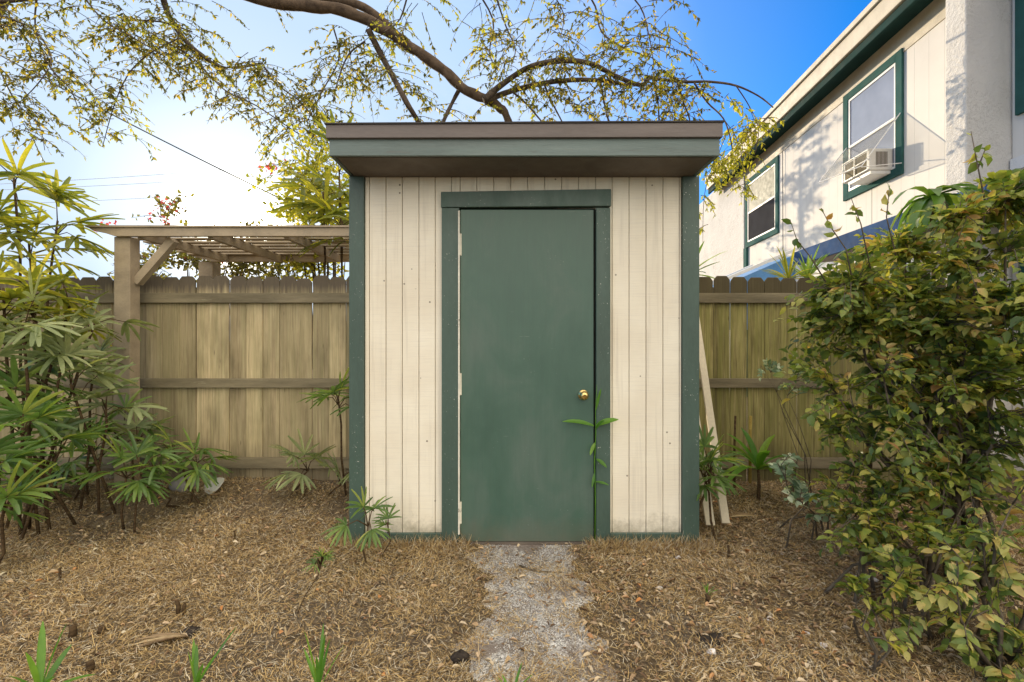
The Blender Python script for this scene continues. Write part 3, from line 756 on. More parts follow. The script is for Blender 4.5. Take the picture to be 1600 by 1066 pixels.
def fan(gl, gs, base, hub, out, n, L, spread, droop=.5, w_=.03):
    """palmate leaf: petiole base->hub, n straps radiating in the plane of `out` and a side vector"""
    mid = (np.asarray(base)+hub)/2+np.array([0,0,.03])
    gs.tube([base, mid, hub], [.004, .0032, .0026], 5)
    out = out/np.linalg.norm(out)
    side = np.cross(out, (0,0,1.)); side /= np.linalg.norm(side)+1e-9
    side = side+np.array([0,0,rng.normal(0,.25)]); nrm = np.cross(side, out)
    for i in range(n):
        a = (i/(n-1)-.5)*spread+rng.normal(0, .05)
        d = math.cos(a)*out+math.sin(a)*side+rng.normal(0,.05,3)
        l = L*(1-.18*abs(a)/(spread/2+.01))*rng.uniform(.88, 1.08)
        strap(gl, hub, d, nrm, l, w_*rng.uniform(.8,1.15), droop*rng.uniform(.4,1.5), 5, .28, .45)

def palm(label, base, crowns, mat='palm', name='lady_palm', group='lady palms', cat='palm', lean=.04):
    """crowns: (px, py, Y, fans, L, facing or None)"""
    bz = float(gz(base[0], base[1]))
    t = thing(name, label, cat, (base[0], base[1], bz), group)
    gl, gs = G(), G()
    for (px, py, Y, nf, L, face) in crowns:
        top = P(px, py, Y); b = np.array([base[0]+rng.normal(0,.10), base[1]+rng.normal(0,.06), bz-.02])
        if np.linalg.norm(top[:2]-b[:2]) > .5: b[:2] = top[:2]+(b[:2]-top[:2])*.4; b[2] = float(gz(b[0], b[1]))-.02
        m1 = b*.6+top*.4+rng.normal(0, .02, 3); m2 = b*.25+top*.75+rng.normal(0,.015,3)
        k9 = min(1., L/.24); gs.tube([b, m1, m2, top], [.0095*k9, .009*k9, .0085*k9, .007*k9], 7)
        ph = rng.uniform(0, 6.28)
        for i in range(nf):
            a = ph+i*2.4; el = R(rng.uniform(-5, 60)) if i else R(75)
            if face is not None: a = face+rng.normal(0, .9)
            o_ = np.array([math.cos(a)*math.cos(el), math.sin(a)*math.cos(el), math.sin(el)])
            st = b+(top-b)*rng.uniform(.86, 1.); pl = L*rng.uniform(.35, .9)
            hub = st+o_*pl
            o2 = o_*1.0+np.array([0,0,-.25]); 
            fan(gl, gs, st, hub, o2, int(rng.integers(7, 12)), L, R(rng.uniform(150, 235)), rng.uniform(.3,.9), .029*L/.25)
    obj('stem', gs, M['cane'], t, smooth=True)
    obj('foliage', gl, M[mat], t, smooth=True)
    return t

def bx(px, Y): return ((px-800)/F*Y, Y)
# tall crowns against the sky, far left
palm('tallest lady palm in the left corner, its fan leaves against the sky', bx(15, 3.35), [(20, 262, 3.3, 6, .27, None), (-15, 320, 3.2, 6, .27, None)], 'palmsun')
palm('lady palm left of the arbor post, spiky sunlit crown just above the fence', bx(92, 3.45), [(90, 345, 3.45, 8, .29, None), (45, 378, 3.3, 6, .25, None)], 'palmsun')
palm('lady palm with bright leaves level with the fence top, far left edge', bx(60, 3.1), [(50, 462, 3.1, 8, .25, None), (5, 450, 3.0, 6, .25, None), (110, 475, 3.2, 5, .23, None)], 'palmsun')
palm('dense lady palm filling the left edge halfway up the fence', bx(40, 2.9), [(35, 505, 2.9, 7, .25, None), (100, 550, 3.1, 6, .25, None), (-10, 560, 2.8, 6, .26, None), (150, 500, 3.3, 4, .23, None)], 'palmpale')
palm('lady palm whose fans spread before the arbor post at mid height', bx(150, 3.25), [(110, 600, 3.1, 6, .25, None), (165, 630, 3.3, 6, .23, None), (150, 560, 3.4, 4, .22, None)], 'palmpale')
palm('dark lady palm low in the left corner above the soil', bx(70, 2.95), [(35, 670, 2.7, 6, .23, None), (95, 700, 3.0, 6, .23, None), (10, 620, 2.9, 6, .24, None), (60, 600, 3.1, 5, .24, None)], 'palm')
palm('lady palm cut by the left picture edge, leaves low over the ground', bx(-10, 2.45), [(8, 790, 2.45, 7, .22, None), (-25, 740, 2.5, 7, .24, None)], 'palm')
palm('lady palm behind the low ones, filling the dark corner by the fence', bx(130, 3.45), [(100, 740, 3.45, 6, .22, None), (145, 705, 3.5, 5, .22, None), (60, 770, 3.3, 5, .2, None), (195, 670, 3.55, 4, .2, None)], 'palm')
palm('feathery low lady palm at the fence foot left of the bushy one', bx(215, 3.5), [(215, 690, 3.5, 6, .2, None), (240, 735, 3.45, 5, .18, None)], 'palmpale')
palm('young lady palm alone on the straw with a low three fingered leaf', bx(200, 2.95), [(198, 742, 2.95, 7, .20, None), (222, 735, 3.0, 3, .18, None)], 'palm')
palm('bushy lady palm beside the pale stone disc, in front of the fence', bx(290, 3.35), [(270, 708, 3.35, 6, .21, None), (308, 722, 3.4, 5, .20, None), (255, 775, 3.1, 3, .2, -1.5)], 'palm')
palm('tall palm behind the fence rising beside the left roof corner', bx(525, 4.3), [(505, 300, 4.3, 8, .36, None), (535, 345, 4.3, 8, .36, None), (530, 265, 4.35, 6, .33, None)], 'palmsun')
palm('green lady palm hugging the left shed corner at door knob height', bx(528, 3.45), [(528, 618, 3.45, 6, .21, None)], 'palm')
palm('small drooping lady palm at the fence foot near the shed', bx(488, 3.55), [(482, 735, 3.5, 5, .20, -1.6), (535, 752, 3.4, 4, .18, -1.6)], 'palmpale')
palm('little lady palm sprouting in front of the left shed panel', bx(585, 2.55), [(575, 820, 2.55, 4, .135, None), (608, 828, 2.6, 2, .09, 1.2)], 'palm')
palm('stunted palm seedling with yellow green tips on the straw', bx(505, 2.12), [(503, 880, 2.12, 5, .055, None)], 'palm')
palm('lady palm by the right shed corner in front of the leaning boards', bx(1100, 2.9), [(1100, 742, 2.95, 7, .19, None), (1112, 730, 3.0, 4, .2, None)], 'palm')

def rosette(label, base, ctr, n, L, w_, mat, name, cat, droop=1., elo=10, ehi=80, group=None, stem=True, rows=7, face=None, fs=.9):
    t = thing(name, label, cat, base, group); g = G()
    for i in range(n):
        a = i*2.4+rng.normal(0,.2); el = R(rng.uniform(elo, ehi))
        if face is not None: a = face+rng.normal(0, fs)
        d = np.array([math.cos(a)*math.cos(el), math.sin(a)*math.cos(el), math.sin(el)])
        strap(g, np.array(ctr)+d*.01, d, np.array([0,0,1.])+.01, L*rng.uniform(.65,1.1), w_, droop*rng.uniform(.5,1.3), rows, .2)
    obj('leaves', g, M[mat], t, smooth=True)
    if stem:
        g = G(); b = np.array(base, float); m = (b+ctr)/2+[.01,.01,0]; g.tube([b-[0,0,.02], m, ctr], [.014,.012,.01], 7); obj('stem', g, M['cane'], t, smooth=True)
    return t
def gp3(x, y): return (x, y, float(gz(x, y)))
def fg(label, px, py, Y, n, L, w_, elo, ehi, face=None, fs=.9):
    group_ = 'palm sprouts along the near edge' if py > 1000 else None
    c = P(px, py, Y); b = gp3(c[0], c[1]); c[2] = max(c[2], b[2]+.005)
    rosette(label, b, c, n, L, w_, 'bright', 'palm_sprout', 'sprout', .35, elo, ehi, group_, True, 7, face, fs)
fg('green strap leaved sprout in the bottom left corner', 62, 1085, 1.50, 8, .19, .022, 25, 80)
fg('strap leaved sprout standing at the bottom edge, second from the left corner', 305, 1078, 1.52, 7, .17, .014, 25, 85)
fg('upright strap leaved sprout at the bottom edge nearest the path', 498, 1080, 1.50, 7, .18, .012, 40, 85)
fg('tiny sprout tips poking in at the bottom edge below the path', 800, 1092, 1.52, 5, .09, .010, 40, 85)
rosette('bright green broad leaved plant at the foot of the mossy fence', gp3(*bx(1185, 3.4)), P(1185, 735, 3.4), 16, .36, .055, 'bright', 'ginger_plant', 'plant', 1.5, 20, 80)
rosette('spiky bromeliad clump rising over the fence, the left of the pair', (fx(1240)*4.0/YFN, 4.0, 0), P(1232, 438, 4.0), 26, .28, .022, 'palmsun', 'bromeliad', 'plant', .7, 15, 80, 'bromeliads above the fence')
rosette('greener bromeliad clump over the fence beside the blue roof edge', (fx(1268)*4.05/YFN, 4.05, 0), P(1262, 438, 4.05), 24, .28, .024, 'palm', 'bromeliad', 'plant', .7, 15, 80, 'bromeliads above the fence')
rosette('dark strappy plant peeking over the fence beside the shed corner', (1.50, 4.1, 0), P(1078, 430, 4.1), 16, .36, .035, 'palm', 'dracaena', 'plant', .5, 0, 75)
rosette('glossy drooping plant against the stucco pier above the shrub', (2.75, 2.95, 0), P(1455, 312, 2.95), 30, .34, .06, 'mango', 'broadleaf_plant', 'plant', 3.6, 5, 70)
rosette('bright drooping leaf cluster left of the stucco pier', (2.25, 2.9, 0), P(1360, 400, 2.9), 24, .28, .05, 'mango', 'broadleaf_plant', 'plant', 3.2, 5, 70)

fg('small green weed tuft in the straw right of the path', 1105, 930, 2.15, 9, .05, .006, 20, 85)
# vine at the door
t = thing('vine_sprout', 'single green vine shoot climbing the right door gap', 'vine', (sx(929), YW-.03, .02))
g = G(); yy = YW-.032
pts = [(sx(928)+dx, yy+dy, szz(py)) for dx, dy, py in ((0,0,848),(.003,-.004,780),(-.003,-.006,720),(.004,-.01,675),(.002,-.012,640),(.008,-.02,600))]
g.tube(pts, [.004,.0038,.0034,.003,.0022,.0012], 6); obj('stem', g, M['bright'], t, smooth=True)
g = G()
for (px, py, d, L, ww) in ((926, 664, (-1,-.1,.42), .17, .024), (930, 664, (.8,-.15,.5), .12, .03), (930, 668, (.3,-.5,.7), .08, .02), (930, 715, (.5,-.4,-.2), .07, .02), (928, 690, (-.4,-.3,-.6), .07, .016), (929, 750, (.7,-.2,.05), .07, .014), (928, 735, (-.3,-.3,-.9), .08, .012), (929, 640, (.15,-.1,.9), .12, .012)):
    strap(g, (sx(px), yy-.006, szz(py)), np.array(d, float), np.array([0,-.6,.8]), L*1.15, ww*1.35, .5, 7, .2)
obj('leaves', g, M['bright'], t, smooth=True)

# ---- leafy shrubs
def shrub(label, base, blobs, nleaf, lmin, lmax, mat, nstem=9, name='leafy_shrub', cat='shrub', group=None, extra=(), srad=.012):
    """blobs: (px, py, Y, rx_px, ry_px, ry_depth_m, weight)"""
    bz = float(gz(base[0], base[1])); t = thing(name, label, cat, (base[0], base[1], bz), group)
    gs = G(); B = np.array([base[0], base[1], bz])
    cs = np.array([P(b[0], b[1], b[2]) for b in blobs]); rs = np.array([(b[3]/F*b[2], b[5], b[4]/F*b[2]) for b in blobs])
    wt = np.array([b[6] for b in blobs], float); wt /= wt.sum()
    hubs = []
    for i in range(nstem):
        j = rng.choice(len(blobs), p=wt); tip = cs[j]+rdir(1)[0]*rs[j]*rng.uniform(.2,.75)
        b = B+np.array([rng.normal(0,.10), rng.normal(0,.08), -.02]); m1 = b+(tip-b)*.4+rng.normal(0,.05,3)*[1,1,.3]; m1[:2] = b[:2]+(m1[:2]-b[:2])*.6
        m2 = b+(tip-b)*.75+rng.normal(0,.04,3)
        gs.tube([b, m1, m2, tip], [srad, srad*.8, srad*.5, srad*.2], 6); hubs += [m1*.4+m2*.6, m2, (m2+tip)/2, tip]
    hubs = np.array(hubs)
    ntw = max(14, nleaf//11); pos = []; dr = []; nrm = []; made = 0
    ph = rng.uniform(0, 6.28, 6)
    def clumpy(p):
        q_ = p*[6.5, 6.5, 6.]; return .5+.28*(math.sin(q_[0]+ph[0])*math.sin(q_[1]*.8+ph[1])+math.sin(q_[2]+ph[2]+.7*q_[0])*.9+math.sin(1.9*q_[0]-1.3*q_[2]+ph[3])*.5)
    while made < ntw:
        j = rng.choice(len(blobs), p=wt); u = rdir(1)[0]; r = rng.uniform(.05, 1.)**.5+abs(rng.normal(0,.16))
        tip = cs[j]+u*rs[j]*r
        if clumpy(tip) < rng.uniform(.05, .62): continue
        made += 1
        h = hubs[np.argmin(((hubs-tip)**2).sum(1))]
        if np.linalg.norm(tip-h) > .42: h = tip+(h-tip)*.42/np.linalg.norm(tip-h)
        mid = (h+tip)/2+rng.normal(0,.02,3)+[0,0,.05]
        gs.tube([h, mid, tip], [.0030, .002, .001], 4)
        T = (tip-h)/(np.linalg.norm(tip-h)+1e-6); S = np.cross(T, [0,0,1.]+rng.normal(0,.35,3)); S /= np.linalg.norm(S)+1e-6; U = np.cross(S, T)
        nl = int(rng.integers(8, 15)); big = rng.uniform(.75, 1.3)
        for k in range(nl):
            s_ = .12+.88*k/(nl-1); p = (1-s_)**2*h+2*s_*(1-s_)*mid+s_*s_*tip
            e = T*.65+S*(1 if k % 2 else -1)*(.9 if k < nl-1 else .1)+rng.normal(0,.22,3)+np.array([0,0,-.18])
            pos.append(p); dr.append(e*big); nrm.append(U+rng.normal(0,.38,3))
    for ex in extra:   # bare sprigs with a few leaves: list of (px,py,Y)
        pts = np.array([P(*e) for e in ex]); gs.tube(pts, np.linspace(.004, .0015, len(pts)), 5)
        for k in range(6):
            s = rng.uniform(.55, 1)*(len(pts)-1); i = min(int(s), len(pts)-2); p = pts[i]+(pts[i+1]-pts[i])*(s-i)
            pos.append(p); dr.append(rdir(1)[0]); nrm.append(rdir(1)[0])
    pos = np.array(pos); dr = np.array(dr); n = len(pos); nr = np.array(nrm)
    L = lmin+(lmax-lmin)*rng.beta(1.6, 2.4, n)
    fm = frame(dr, nr, L, L*rng.uniform(.85, 1.35, n))
    fm[:, :, 2] *= rng.uniform(.5, 2.6, n)[:, None]
    ok = (pos[:, 1] > .8) & (pos[:, 2] > gz(pos[:, 0], pos[:, 1])+.01) & (pos[:, 1] < 3.75)
    obj('stem', gs, M['stem'], t, smooth=True)
    obj('foliage', instances(LEAF_V, LEAF_F, fm[ok], pos[ok]), M[mat], t, smooth=True)
    return t
shrub('big leafy shrub of green and browning leaves covering the right fence', bx(1500, 2.4),
      [(1450, 470, 2.4, 150, 90, .35, 2.6), (1360, 590, 2.45, 115, 80, .3, 1.9), (1570, 600, 2.2, 120, 190, .36, 2.8), (1450, 690, 2.3, 120, 100, .32, 1.7), (1305, 480, 2.5, 60, 50, .2, .9), (1300, 545, 2.5, 60, 35, .2, .6), (1585, 330, 2.1, 65, 65, .2, .9), (1600, 510, 1.95, 50, 110, .15, .8), (1400, 385, 2.4, 70, 40, .2, .55), (1500, 370, 2.2, 75, 55, .2, .8), (1320, 660, 2.45, 50, 50, .2, .5)],
      14500, .026, .078, 'shrub', 26,
      extra=[[(1290, 440, 2.4), (1265, 400, 2.4), (1245, 375, 2.4), (1235, 345, 2.4)], [(1330, 430, 2.3), (1322, 390, 2.3), (1298, 355, 2.3), (1283, 325, 2.3)],
             [(1400, 400, 2.2), (1385, 340, 2.2), (1390, 290, 2.2)], [(1540, 320, 2.1), (1528, 262, 2.1), (1517, 205, 2.1)], [(1528, 262, 2.1), (1540, 232, 2.1)], [(1360, 420, 2.3), (1345, 350, 2.3), (1330, 310, 2.3)]], srad=.014)
shrub('yellowing broad leaved bush with bare stems at the right front corner', bx(1560, 1.75),
      [(1530, 930, 1.74, 120, 90, .18, 1.6), (1590, 800, 1.8, 70, 90, .2, .8), (1440, 915, 1.85, 80, 75, .16, 1.1), (1555, 1040, 1.66, 100, 50, .15, .9), (1420, 1010, 1.75, 55, 45, .12, .5)],
      1150, .030, .066, 'shruby', 20, srad=.010)
shrub('low bush of mixed green and rust leaves between the big shrub and bright patch', bx(1400, 2.15),
      [(1400, 830, 2.15, 95, 80, .2, 1.4), (1480, 790, 2.2, 100, 90, .25, 1.4), (1335, 770, 2.4, 60, 55, .2, .8), (1345, 860, 2.1, 50, 45, .15, .4)], 1700, .035, .06, 'shrub', 14, srad=.009)
shrub('small sapling with round dark leaves rooted in the litter, right foreground', bx(1355, 1.78),
      [(1345, 935, 1.78, 55, 45, .08, 1), (1390, 985, 1.75, 45, 35, .08, .6)], 130, .036, .055, 'shrub', 5, 'sapling', 'sapling', srad=.006)
shrub('pale variegated plant between the ginger and the big shrub', bx(1255, 2.85),
      [(1245, 730, 2.85, 45, 38, .12, 1), (1290, 775, 2.75, 50, 40, .12, 1)], 210, .04, .068, 'pale', 6, 'variegated_plant', 'plant', srad=.006)
shrub('thin wispy weed with sparse leaves in front of the mossy fence', bx(1270, 3.3),
      [(1240, 590, 3.3, 45, 25, .1, 1), (1210, 585, 3.3, 30, 12, .1, .5)], 60, .03, .045, 'pale', 4, 'wispy_weed', 'weed', srad=.004)

# bougainvillea behind the arbor
def boug(label, base, blobs, nleaf, flowers, nstem=14, density=1., mat='boug', lf=(.04,.075)):
    t = thing('bougainvillea', label, 'bougainvillea', (base[0], base[1], 0), 'bougainvilleas beyond the left fence')
    gs = G(); B = np.array([base[0], base[1], 0.]); pos = []; dr = []
    cs = np.array([P(b[0], b[1], b[2]) for b in blobs]); rs = np.array([(b[3]/F*b[2], b[5], b[4]/F*b[2]) for b in blobs]); wt = np.array([b[6] for b in blobs], float); wt /= wt.sum()
    for i in range(nstem):
        j = rng.choice(len(blobs), p=wt); tip = cs[j]+rdir(1)[0]*rs[j]*.9; m = B*.4+tip*.6+[0,0,.15]
        gs.tube([B+[rng.normal(0,.2), rng.normal(0,.1), 0], m, tip], [.02,.012,.003], 5)
    n = nleaf
    for i in range(n//10):
        j = rng.choice(len(blobs), p=wt); c = cs[j]+rdir(1)[0]*rs[j]*rng.random()**.4
        e = c+rdir(1)[0]*.28; gs.tube([c, (c+e)/2+[0,0,.03], e], [.004,.003,.0015], 4)
        for k in range(10):
            pos.append(c+(e-c)*k/9+rng.normal(0,.015,3)); dr.append(rdir(1)[0])
    pos = np.array(pos); dr = np.array(dr); L = rng.uniform(*lf, len(pos))
    obj('stem', gs, M['twig'], t, smooth=True)
    obj('foliage', instances(LEAF_V, LEAF_F, frame(dr, rdir(len(pos)), L, L*1.2), pos), M[mat], t)
    fp = []
    for (px, py, Y, r, k) in flowers:
        fp.append(P(px, py, Y)+rng.normal(0, r, (k, 3)))
    if fp:
        fp = np.concatenate(fp); n = len(fp); L = rng.uniform(.025,.05,n)
        obj('blossom', instances(LEAF_V, LEAF_F, frame(rdir(n), rdir(n), L, L*1.6), fp), M['flower'], t)
boug('bougainvillea with pink flowers poking above the arbor roof', (-3.6, 5.2), [(300, 400, 5.3, 80, 18, .4, 2), (400, 400, 5.4, 70, 42, .4, 4), (265, 335, 5.2, 35, 22, .2, .25), (225, 425, 5.3, 30, 16, .3, .5), (330, 345, 5.3, 15, 12, .2, .1)],
     2600, [(262, 326, 5.2, .06, 26), (240, 334, 5.2, .03, 8), (160, 353, 5.2, .04, 12), (175, 352, 5.2, .03, 8), (258, 350, 5.2, .03, 8), (300, 400, 5.2, .25, 20)])
boug('tall bougainvillea with a pink tip beside the palm at the shed', (-1.95, 5.0), [(470, 300, 5.0, 45, 45, .35, 1.4), (495, 250, 5.0, 30, 45, .3, .9), (480, 390, 5.0, 65, 45, .35, 2.2), (440, 270, 5.0, 25, 18, .2, .25), (520, 330, 5.0, 40, 80, .3, 1.2)],
     2300, [(420, 262, 5.0, .035, 14), (430, 260, 5.0, .03, 8), (448, 258, 5.0, .03, 5)], mat='treeleaf2')

# ------------------------------------------------------------------ the big overhanging tree
tr = thing('shade_tree', 'large drooping tree arching over the shed from the left', 'tree', (-8.7, 6.6, 0))
gt = G(); gt.tube([(-8.7, 6.6, -.1), (-8.6, 6.6, 1.5), (-8.5, 6.6, 3.2), (-8.2, 6.5, 4.8), (-7.2, 6.4, 6.2)], [.38,.32,.29,.26,.2], 12); obj('trunk', gt, M['bark'], tr, smooth=True)
def smooth_path(pts, n=4):
    pts = np.array(pts, float); out = []
    for i in range(len(pts)-1):
        p0 = pts[max(i-1,0)]; p1 = pts[i]; p2 = pts[i+1]; p3 = pts[min(i+2, len(pts)-1)]
        for k in range(n):
            s = k/n; out.append(.5*((2*p1)+(-p0+p2)*s+(2*p0-5*p1+4*p2-p3)*s*s+(-p0+3*p1-3*p2+p3)*s**3))
    out.append(pts[-1]); return np.array(out)
gl_ = G(); YT = 6.0
main = [(-7.4, 6.4, 6.1), (-6.0, 6.2, 6.35), *[P(x_, y_, YT) for x_, y_ in ((300,-45),(400,-4),(470,8),(530,16),(590,40),(640,72),(690,108),(730,142),(765,158),(785,172),(797,195),(802,230))]]
mp = smooth_path(main); gl_.tube(mp+rng.normal(0,.006,mp.shape), np.interp(np.linspace(0,1,len(mp)), [0,.3,.6,.85,1], [.125,.074,.068,.054,.028])*(1+.09*np.sin(np.arange(len(mp))*1.9)), 12)
sec = smooth_path([P(x_, y_, YT+.1) for x_, y_ in ((380,-50),(450,-18),(510,-2),(560,8),(592,28),(620,55))]); gl_.tube(sec, np.linspace(.055,.05,len(sec)), 8)
obj('limb', gl_, M['bark'], tr, smooth=True)
BR = [  # px, py paths, start radius, end radius, Y
 ([(575,45),(595,85),(615,122),(635,160),(655,195),(665,240)], .045, .03, 6.0),
 ([(720,136),(708,158),(692,192),(680,230)], .03, .02, 6.0),
 ([(757,155),(790,128),(830,104),(880,95),(925,100),(960,118),(1000,133),(1015,122),(1030,124),(1070,128),(1110,128),(1150,134),(1185,150),(1208,168)], .04, .008, 5.8),
 ([(757,158),(800,142),(850,130),(900,125),(950,127),(985,135)], .038, .02, 5.9),
 ([(938,128),(944,160),(952,195)], .015, .01, 5.9), ([(850,131),(860,155),(878,190)], .015, .01, 5.8), ([(800,143),(822,162),(848,192)], .015, .01, 5.8),
 ([(1020,125),(1028,160),(1030,200)], .013, .009, 5.8), ([(1058,128),(1068,160),(1078,195),(1060,230)], .012, .008, 5.8),
 ([(1085,130),(1105,160),(1130,185),(1142,220),(1146,255)], .012, .006, 5.7), ([(1150,134),(1170,165),(1185,200),(1180,240)], .008, .004, 5.7),
 ([(248,-30),(262,20),(285,58),(310,82),(350,106),(410,99)], .045, .015, 6.4), ([(190,32),(250,34),(300,50)], .012, .01, 6.4),
 ([(410,99),(430,130),(470,160),(500,200),(520,240)], .012, .006, 6.3), ([(280,60),(240,80),(205,110),(180,160),(160,230)], .012, .004, 6.2),
 ([(0,25),(50,45),(80,90),(60,130),(20,170)], .012, .004, 5.8), ([(60,-20),(55,40),(75,100),(110,140),(125,180)], .012, .004, 5.9),
 ([(120,-20),(160,30),(210,60),(260,90)], .012, .005, 6.0), ([(250,60),(300,90),(350,140),(400,165),(460,205),(505,232)], .01, .006, 6.1),
 ([(0,110),(25,160),(60,195),(70,235)], .008, .003, 5.7), ([(570,65),(545,85),(530,120),(520,160)], .014, .006, 5.9), ([(520,40),(530,90),(505,140),(480,190)], .012, .005, 6.0),
 ([(735,-30),(770,30),(765,80),(775,110)], .014, .006, 5.8), ([(770,-20),(790,40),(805,75),(800,100)], .012, .005, 5.7), ([(905,-30),(930,10),(940,50),(975,75),(1010,88)], .014, .005, 5.6),
 ([(960,-30),(1000,10),(1015,60),(1022,105)], .012, .004, 5.5), ([(640,-20),(625,30),(600,50)], .012, .008, 5.9), ([(850,-30),(880,20),(875,60)], .01, .004, 5.7),
 ([(-60,-10),(0,2),(80,-4),(150,-2)], .03, .02, 6.0), ([(200,-30),(330,-12),(420,-25)], .03, .03, 6.2), ([(700,-40),(850,-25),(1000,-30)], .02, .015, 5.7)]
gb = G(); anchors = []
for pts, r0, r1, Yb in BR:
    pp = [P(x_, y_, Yb+.15*math.sin(i*1.7)) for i, (x_, y_) in enumerate(pts)]
    sp = smooth_path(pp, 4); gb.tube(sp, np.linspace(r0, r1, len(sp)), 6)
    for p in sp: anchors.append(p)
anchors = np.array(anchors)
gtw = G(); pos = []; dr = []; pos2 = []; dr2 = []
def px_of(p): return 800+F*p[0]/p[1], 533-F*(p[2]-CZ)/p[1]
def twig(st, L, hd, nleaf, sun=False, down=1.):
    d = np.array([math.cos(hd), math.sin(hd)*.7, rng.uniform(-.3,.35)]); p = st.copy(); pts = [p.copy()]; n = 6
    for i in range(n):
        d = d+np.array([rng.normal(0,.12), rng.normal(0,.12), -.17*down]); d /= np.linalg.norm(d); p = p+d*L/n; pts.append(p.copy())
    pts = np.array(pts); gtw.tube(pts, np.linspace(.005,.0016,len(pts)), 3)
    s = np.sort(rng.uniform(.12, 1, nleaf))*n
    for k, a in enumerate(s):
        i = min(int(a), n-1); q_ = pts[i]+(pts[i+1]-pts[i])*(a-i); dd = pts[i+1]-pts[i]; dd = dd/np.linalg.norm(dd)
        e = dd*.5+rdir(1)[0]*.75+np.array([0,0,-.45])
        (pos2 if sun else pos).append(q_); (dr2 if sun else dr).append(e)
    return pts
nt_ = 0
clus = anchors[rng.integers(len(anchors), size=230)]
for i in range(1350):
    a = (clus[rng.integers(len(clus))] if rng.random() < .75 else anchors[rng.integers(len(anchors))])+rng.normal(0, .09, 3)
    ax, ay = px_of(a)
    if ax > 1085 or (ax > 700 and rng.random() < .35) or (640 < ax < 800 and ay > 120 and rng.random() < .5): continue
    if ay > 215: continue
    L = rng.uniform(.25, .8); 
    if ax < 560 and ay > 120: L *= .8
    if ax > 620 and ay > 90: L *= .75
    pts = twig(a, L, rng.uniform(0, 6.28), int(L*54*rng.uniform(.25, 1.25)), rng.random() < .22)
    if rng.random() < .5: twig(pts[3], L*.6, rng.uniform(0, 6.28), int(L*18), rng.random() < .12)
# sunlit hanging clumps by the townhouse
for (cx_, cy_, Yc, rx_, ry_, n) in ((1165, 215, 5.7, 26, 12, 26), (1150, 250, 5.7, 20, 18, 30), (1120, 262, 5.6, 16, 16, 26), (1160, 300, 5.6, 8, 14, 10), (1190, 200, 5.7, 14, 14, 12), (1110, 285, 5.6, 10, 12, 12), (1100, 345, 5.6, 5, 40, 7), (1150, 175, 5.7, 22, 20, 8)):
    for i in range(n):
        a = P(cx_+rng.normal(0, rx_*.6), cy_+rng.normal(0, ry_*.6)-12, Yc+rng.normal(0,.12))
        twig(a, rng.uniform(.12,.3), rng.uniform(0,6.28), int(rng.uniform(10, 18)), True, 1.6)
for pts in ([(1130,185),(1150,215),(1160,250),(1165,300)], [(1140,200),(1125,235),(1115,275)], [(1110,270),(1100,310),(1098,385)], [(1170,165),(1180,190),(1195,200)]):
    sp = smooth_path([P(x_, y_, 5.65) for x_, y_ in pts]); gtw.tube(sp, np.linspace(.006,.002,len(sp)), 4)
obj('branch', gb, M['twig'], tr, smooth=True); obj('twigs', gtw, M['twig'], tr)
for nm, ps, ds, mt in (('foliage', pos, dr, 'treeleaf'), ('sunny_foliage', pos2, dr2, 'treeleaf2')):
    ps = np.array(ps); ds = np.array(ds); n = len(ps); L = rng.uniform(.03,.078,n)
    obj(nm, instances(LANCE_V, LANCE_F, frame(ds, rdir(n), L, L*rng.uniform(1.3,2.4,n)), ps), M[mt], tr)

# neighbour's tree behind the shed: its shadow falls on the townhouse wall
t2 = thing('backyard_tree', 'slender tree hidden behind the shed, shading the house wall', 'tree', (1.45, 13.0, 0))
g = G(); g.tube([(1.45,13,-.1),(1.5,13,2),(1.42,13.05,3.8),(1.5,13,5.6)], [.12,.10,.08,.02], 8); obj('trunk', g, M['bark'], t2, smooth=True)
ps = []; ds = []; g = G()
for i in range(46):
    z = rng.uniform(3.3, 6.0); a = rng.uniform(0, 6.28); L = rng.uniform(.5, 1.05)*(1.1-.5*(z-3.3)/2.7)
    b = np.array([1.46, 13, z]); e = b+np.array([math.cos(a)*L, math.sin(a)*L, rng.uniform(-.05,.25)]); g.tube([b, (b+e)/2+[0,0,.05], e], [.02,.012,.004], 4)
    for k in range(42):
        s = rng.uniform(.3, 1.05); ps.append(b+(e-b)*s+rng.normal(0,.05,3)*[1,1,.5]); ds.append(rdir(1)[0]*[1,1,.3])
ps = np.array(ps); ds = np.array(ds); n = len(ps); L = rng.uniform(.09,.16,n)
obj('branch', g, M['twig'], t2); obj('foliage', instances(LEAF_V, LEAF_F, frame(ds, rdir(n)*.4+[0,0,1.], L, L*.8), ps), M['treeleaf'], t2)

# ------------------------------------------------------------------ overhead lines
def line(name, label, a, b, r, mat, sag=.1, group=None):
    a = np.array(a); b = np.array(b); s = np.linspace(0, 1, 24)[:, None]
    pts = a+(b-a)*s; pts[:, 2] -= sag*4*(s*(1-s))[:, 0]
    g = G(); g.tube(pts, r, 5); tag(obj(name, g, M[mat], smooth=True), label, 'cable', group)
line('service_cable', 'thick dark cable running down across the sky from the left edge', P(-120, 20, 9.), P(640, 405, 8.), .013, 'cable', .12)
line('thin_cable', 'thin dark line slanting across the upper left sky behind the leaves', P(60, -20, 9.5), P(640, 330, 9.), .007, 'cable', .05)
for i, (y0_, y1_, lb) in enumerate(((292, 232, 'faint power line, the highest of the three above the arbor'), (300, 250, 'faint power line, the middle one of the three above the arbor'), (322, 275, 'faint power line, the lowest of the three above the arbor'))):
    line('power_line', lb, P(-100, y0_, 40.), P(700, y1_, 40.), .018, 'wire', .4, 'distant power lines')

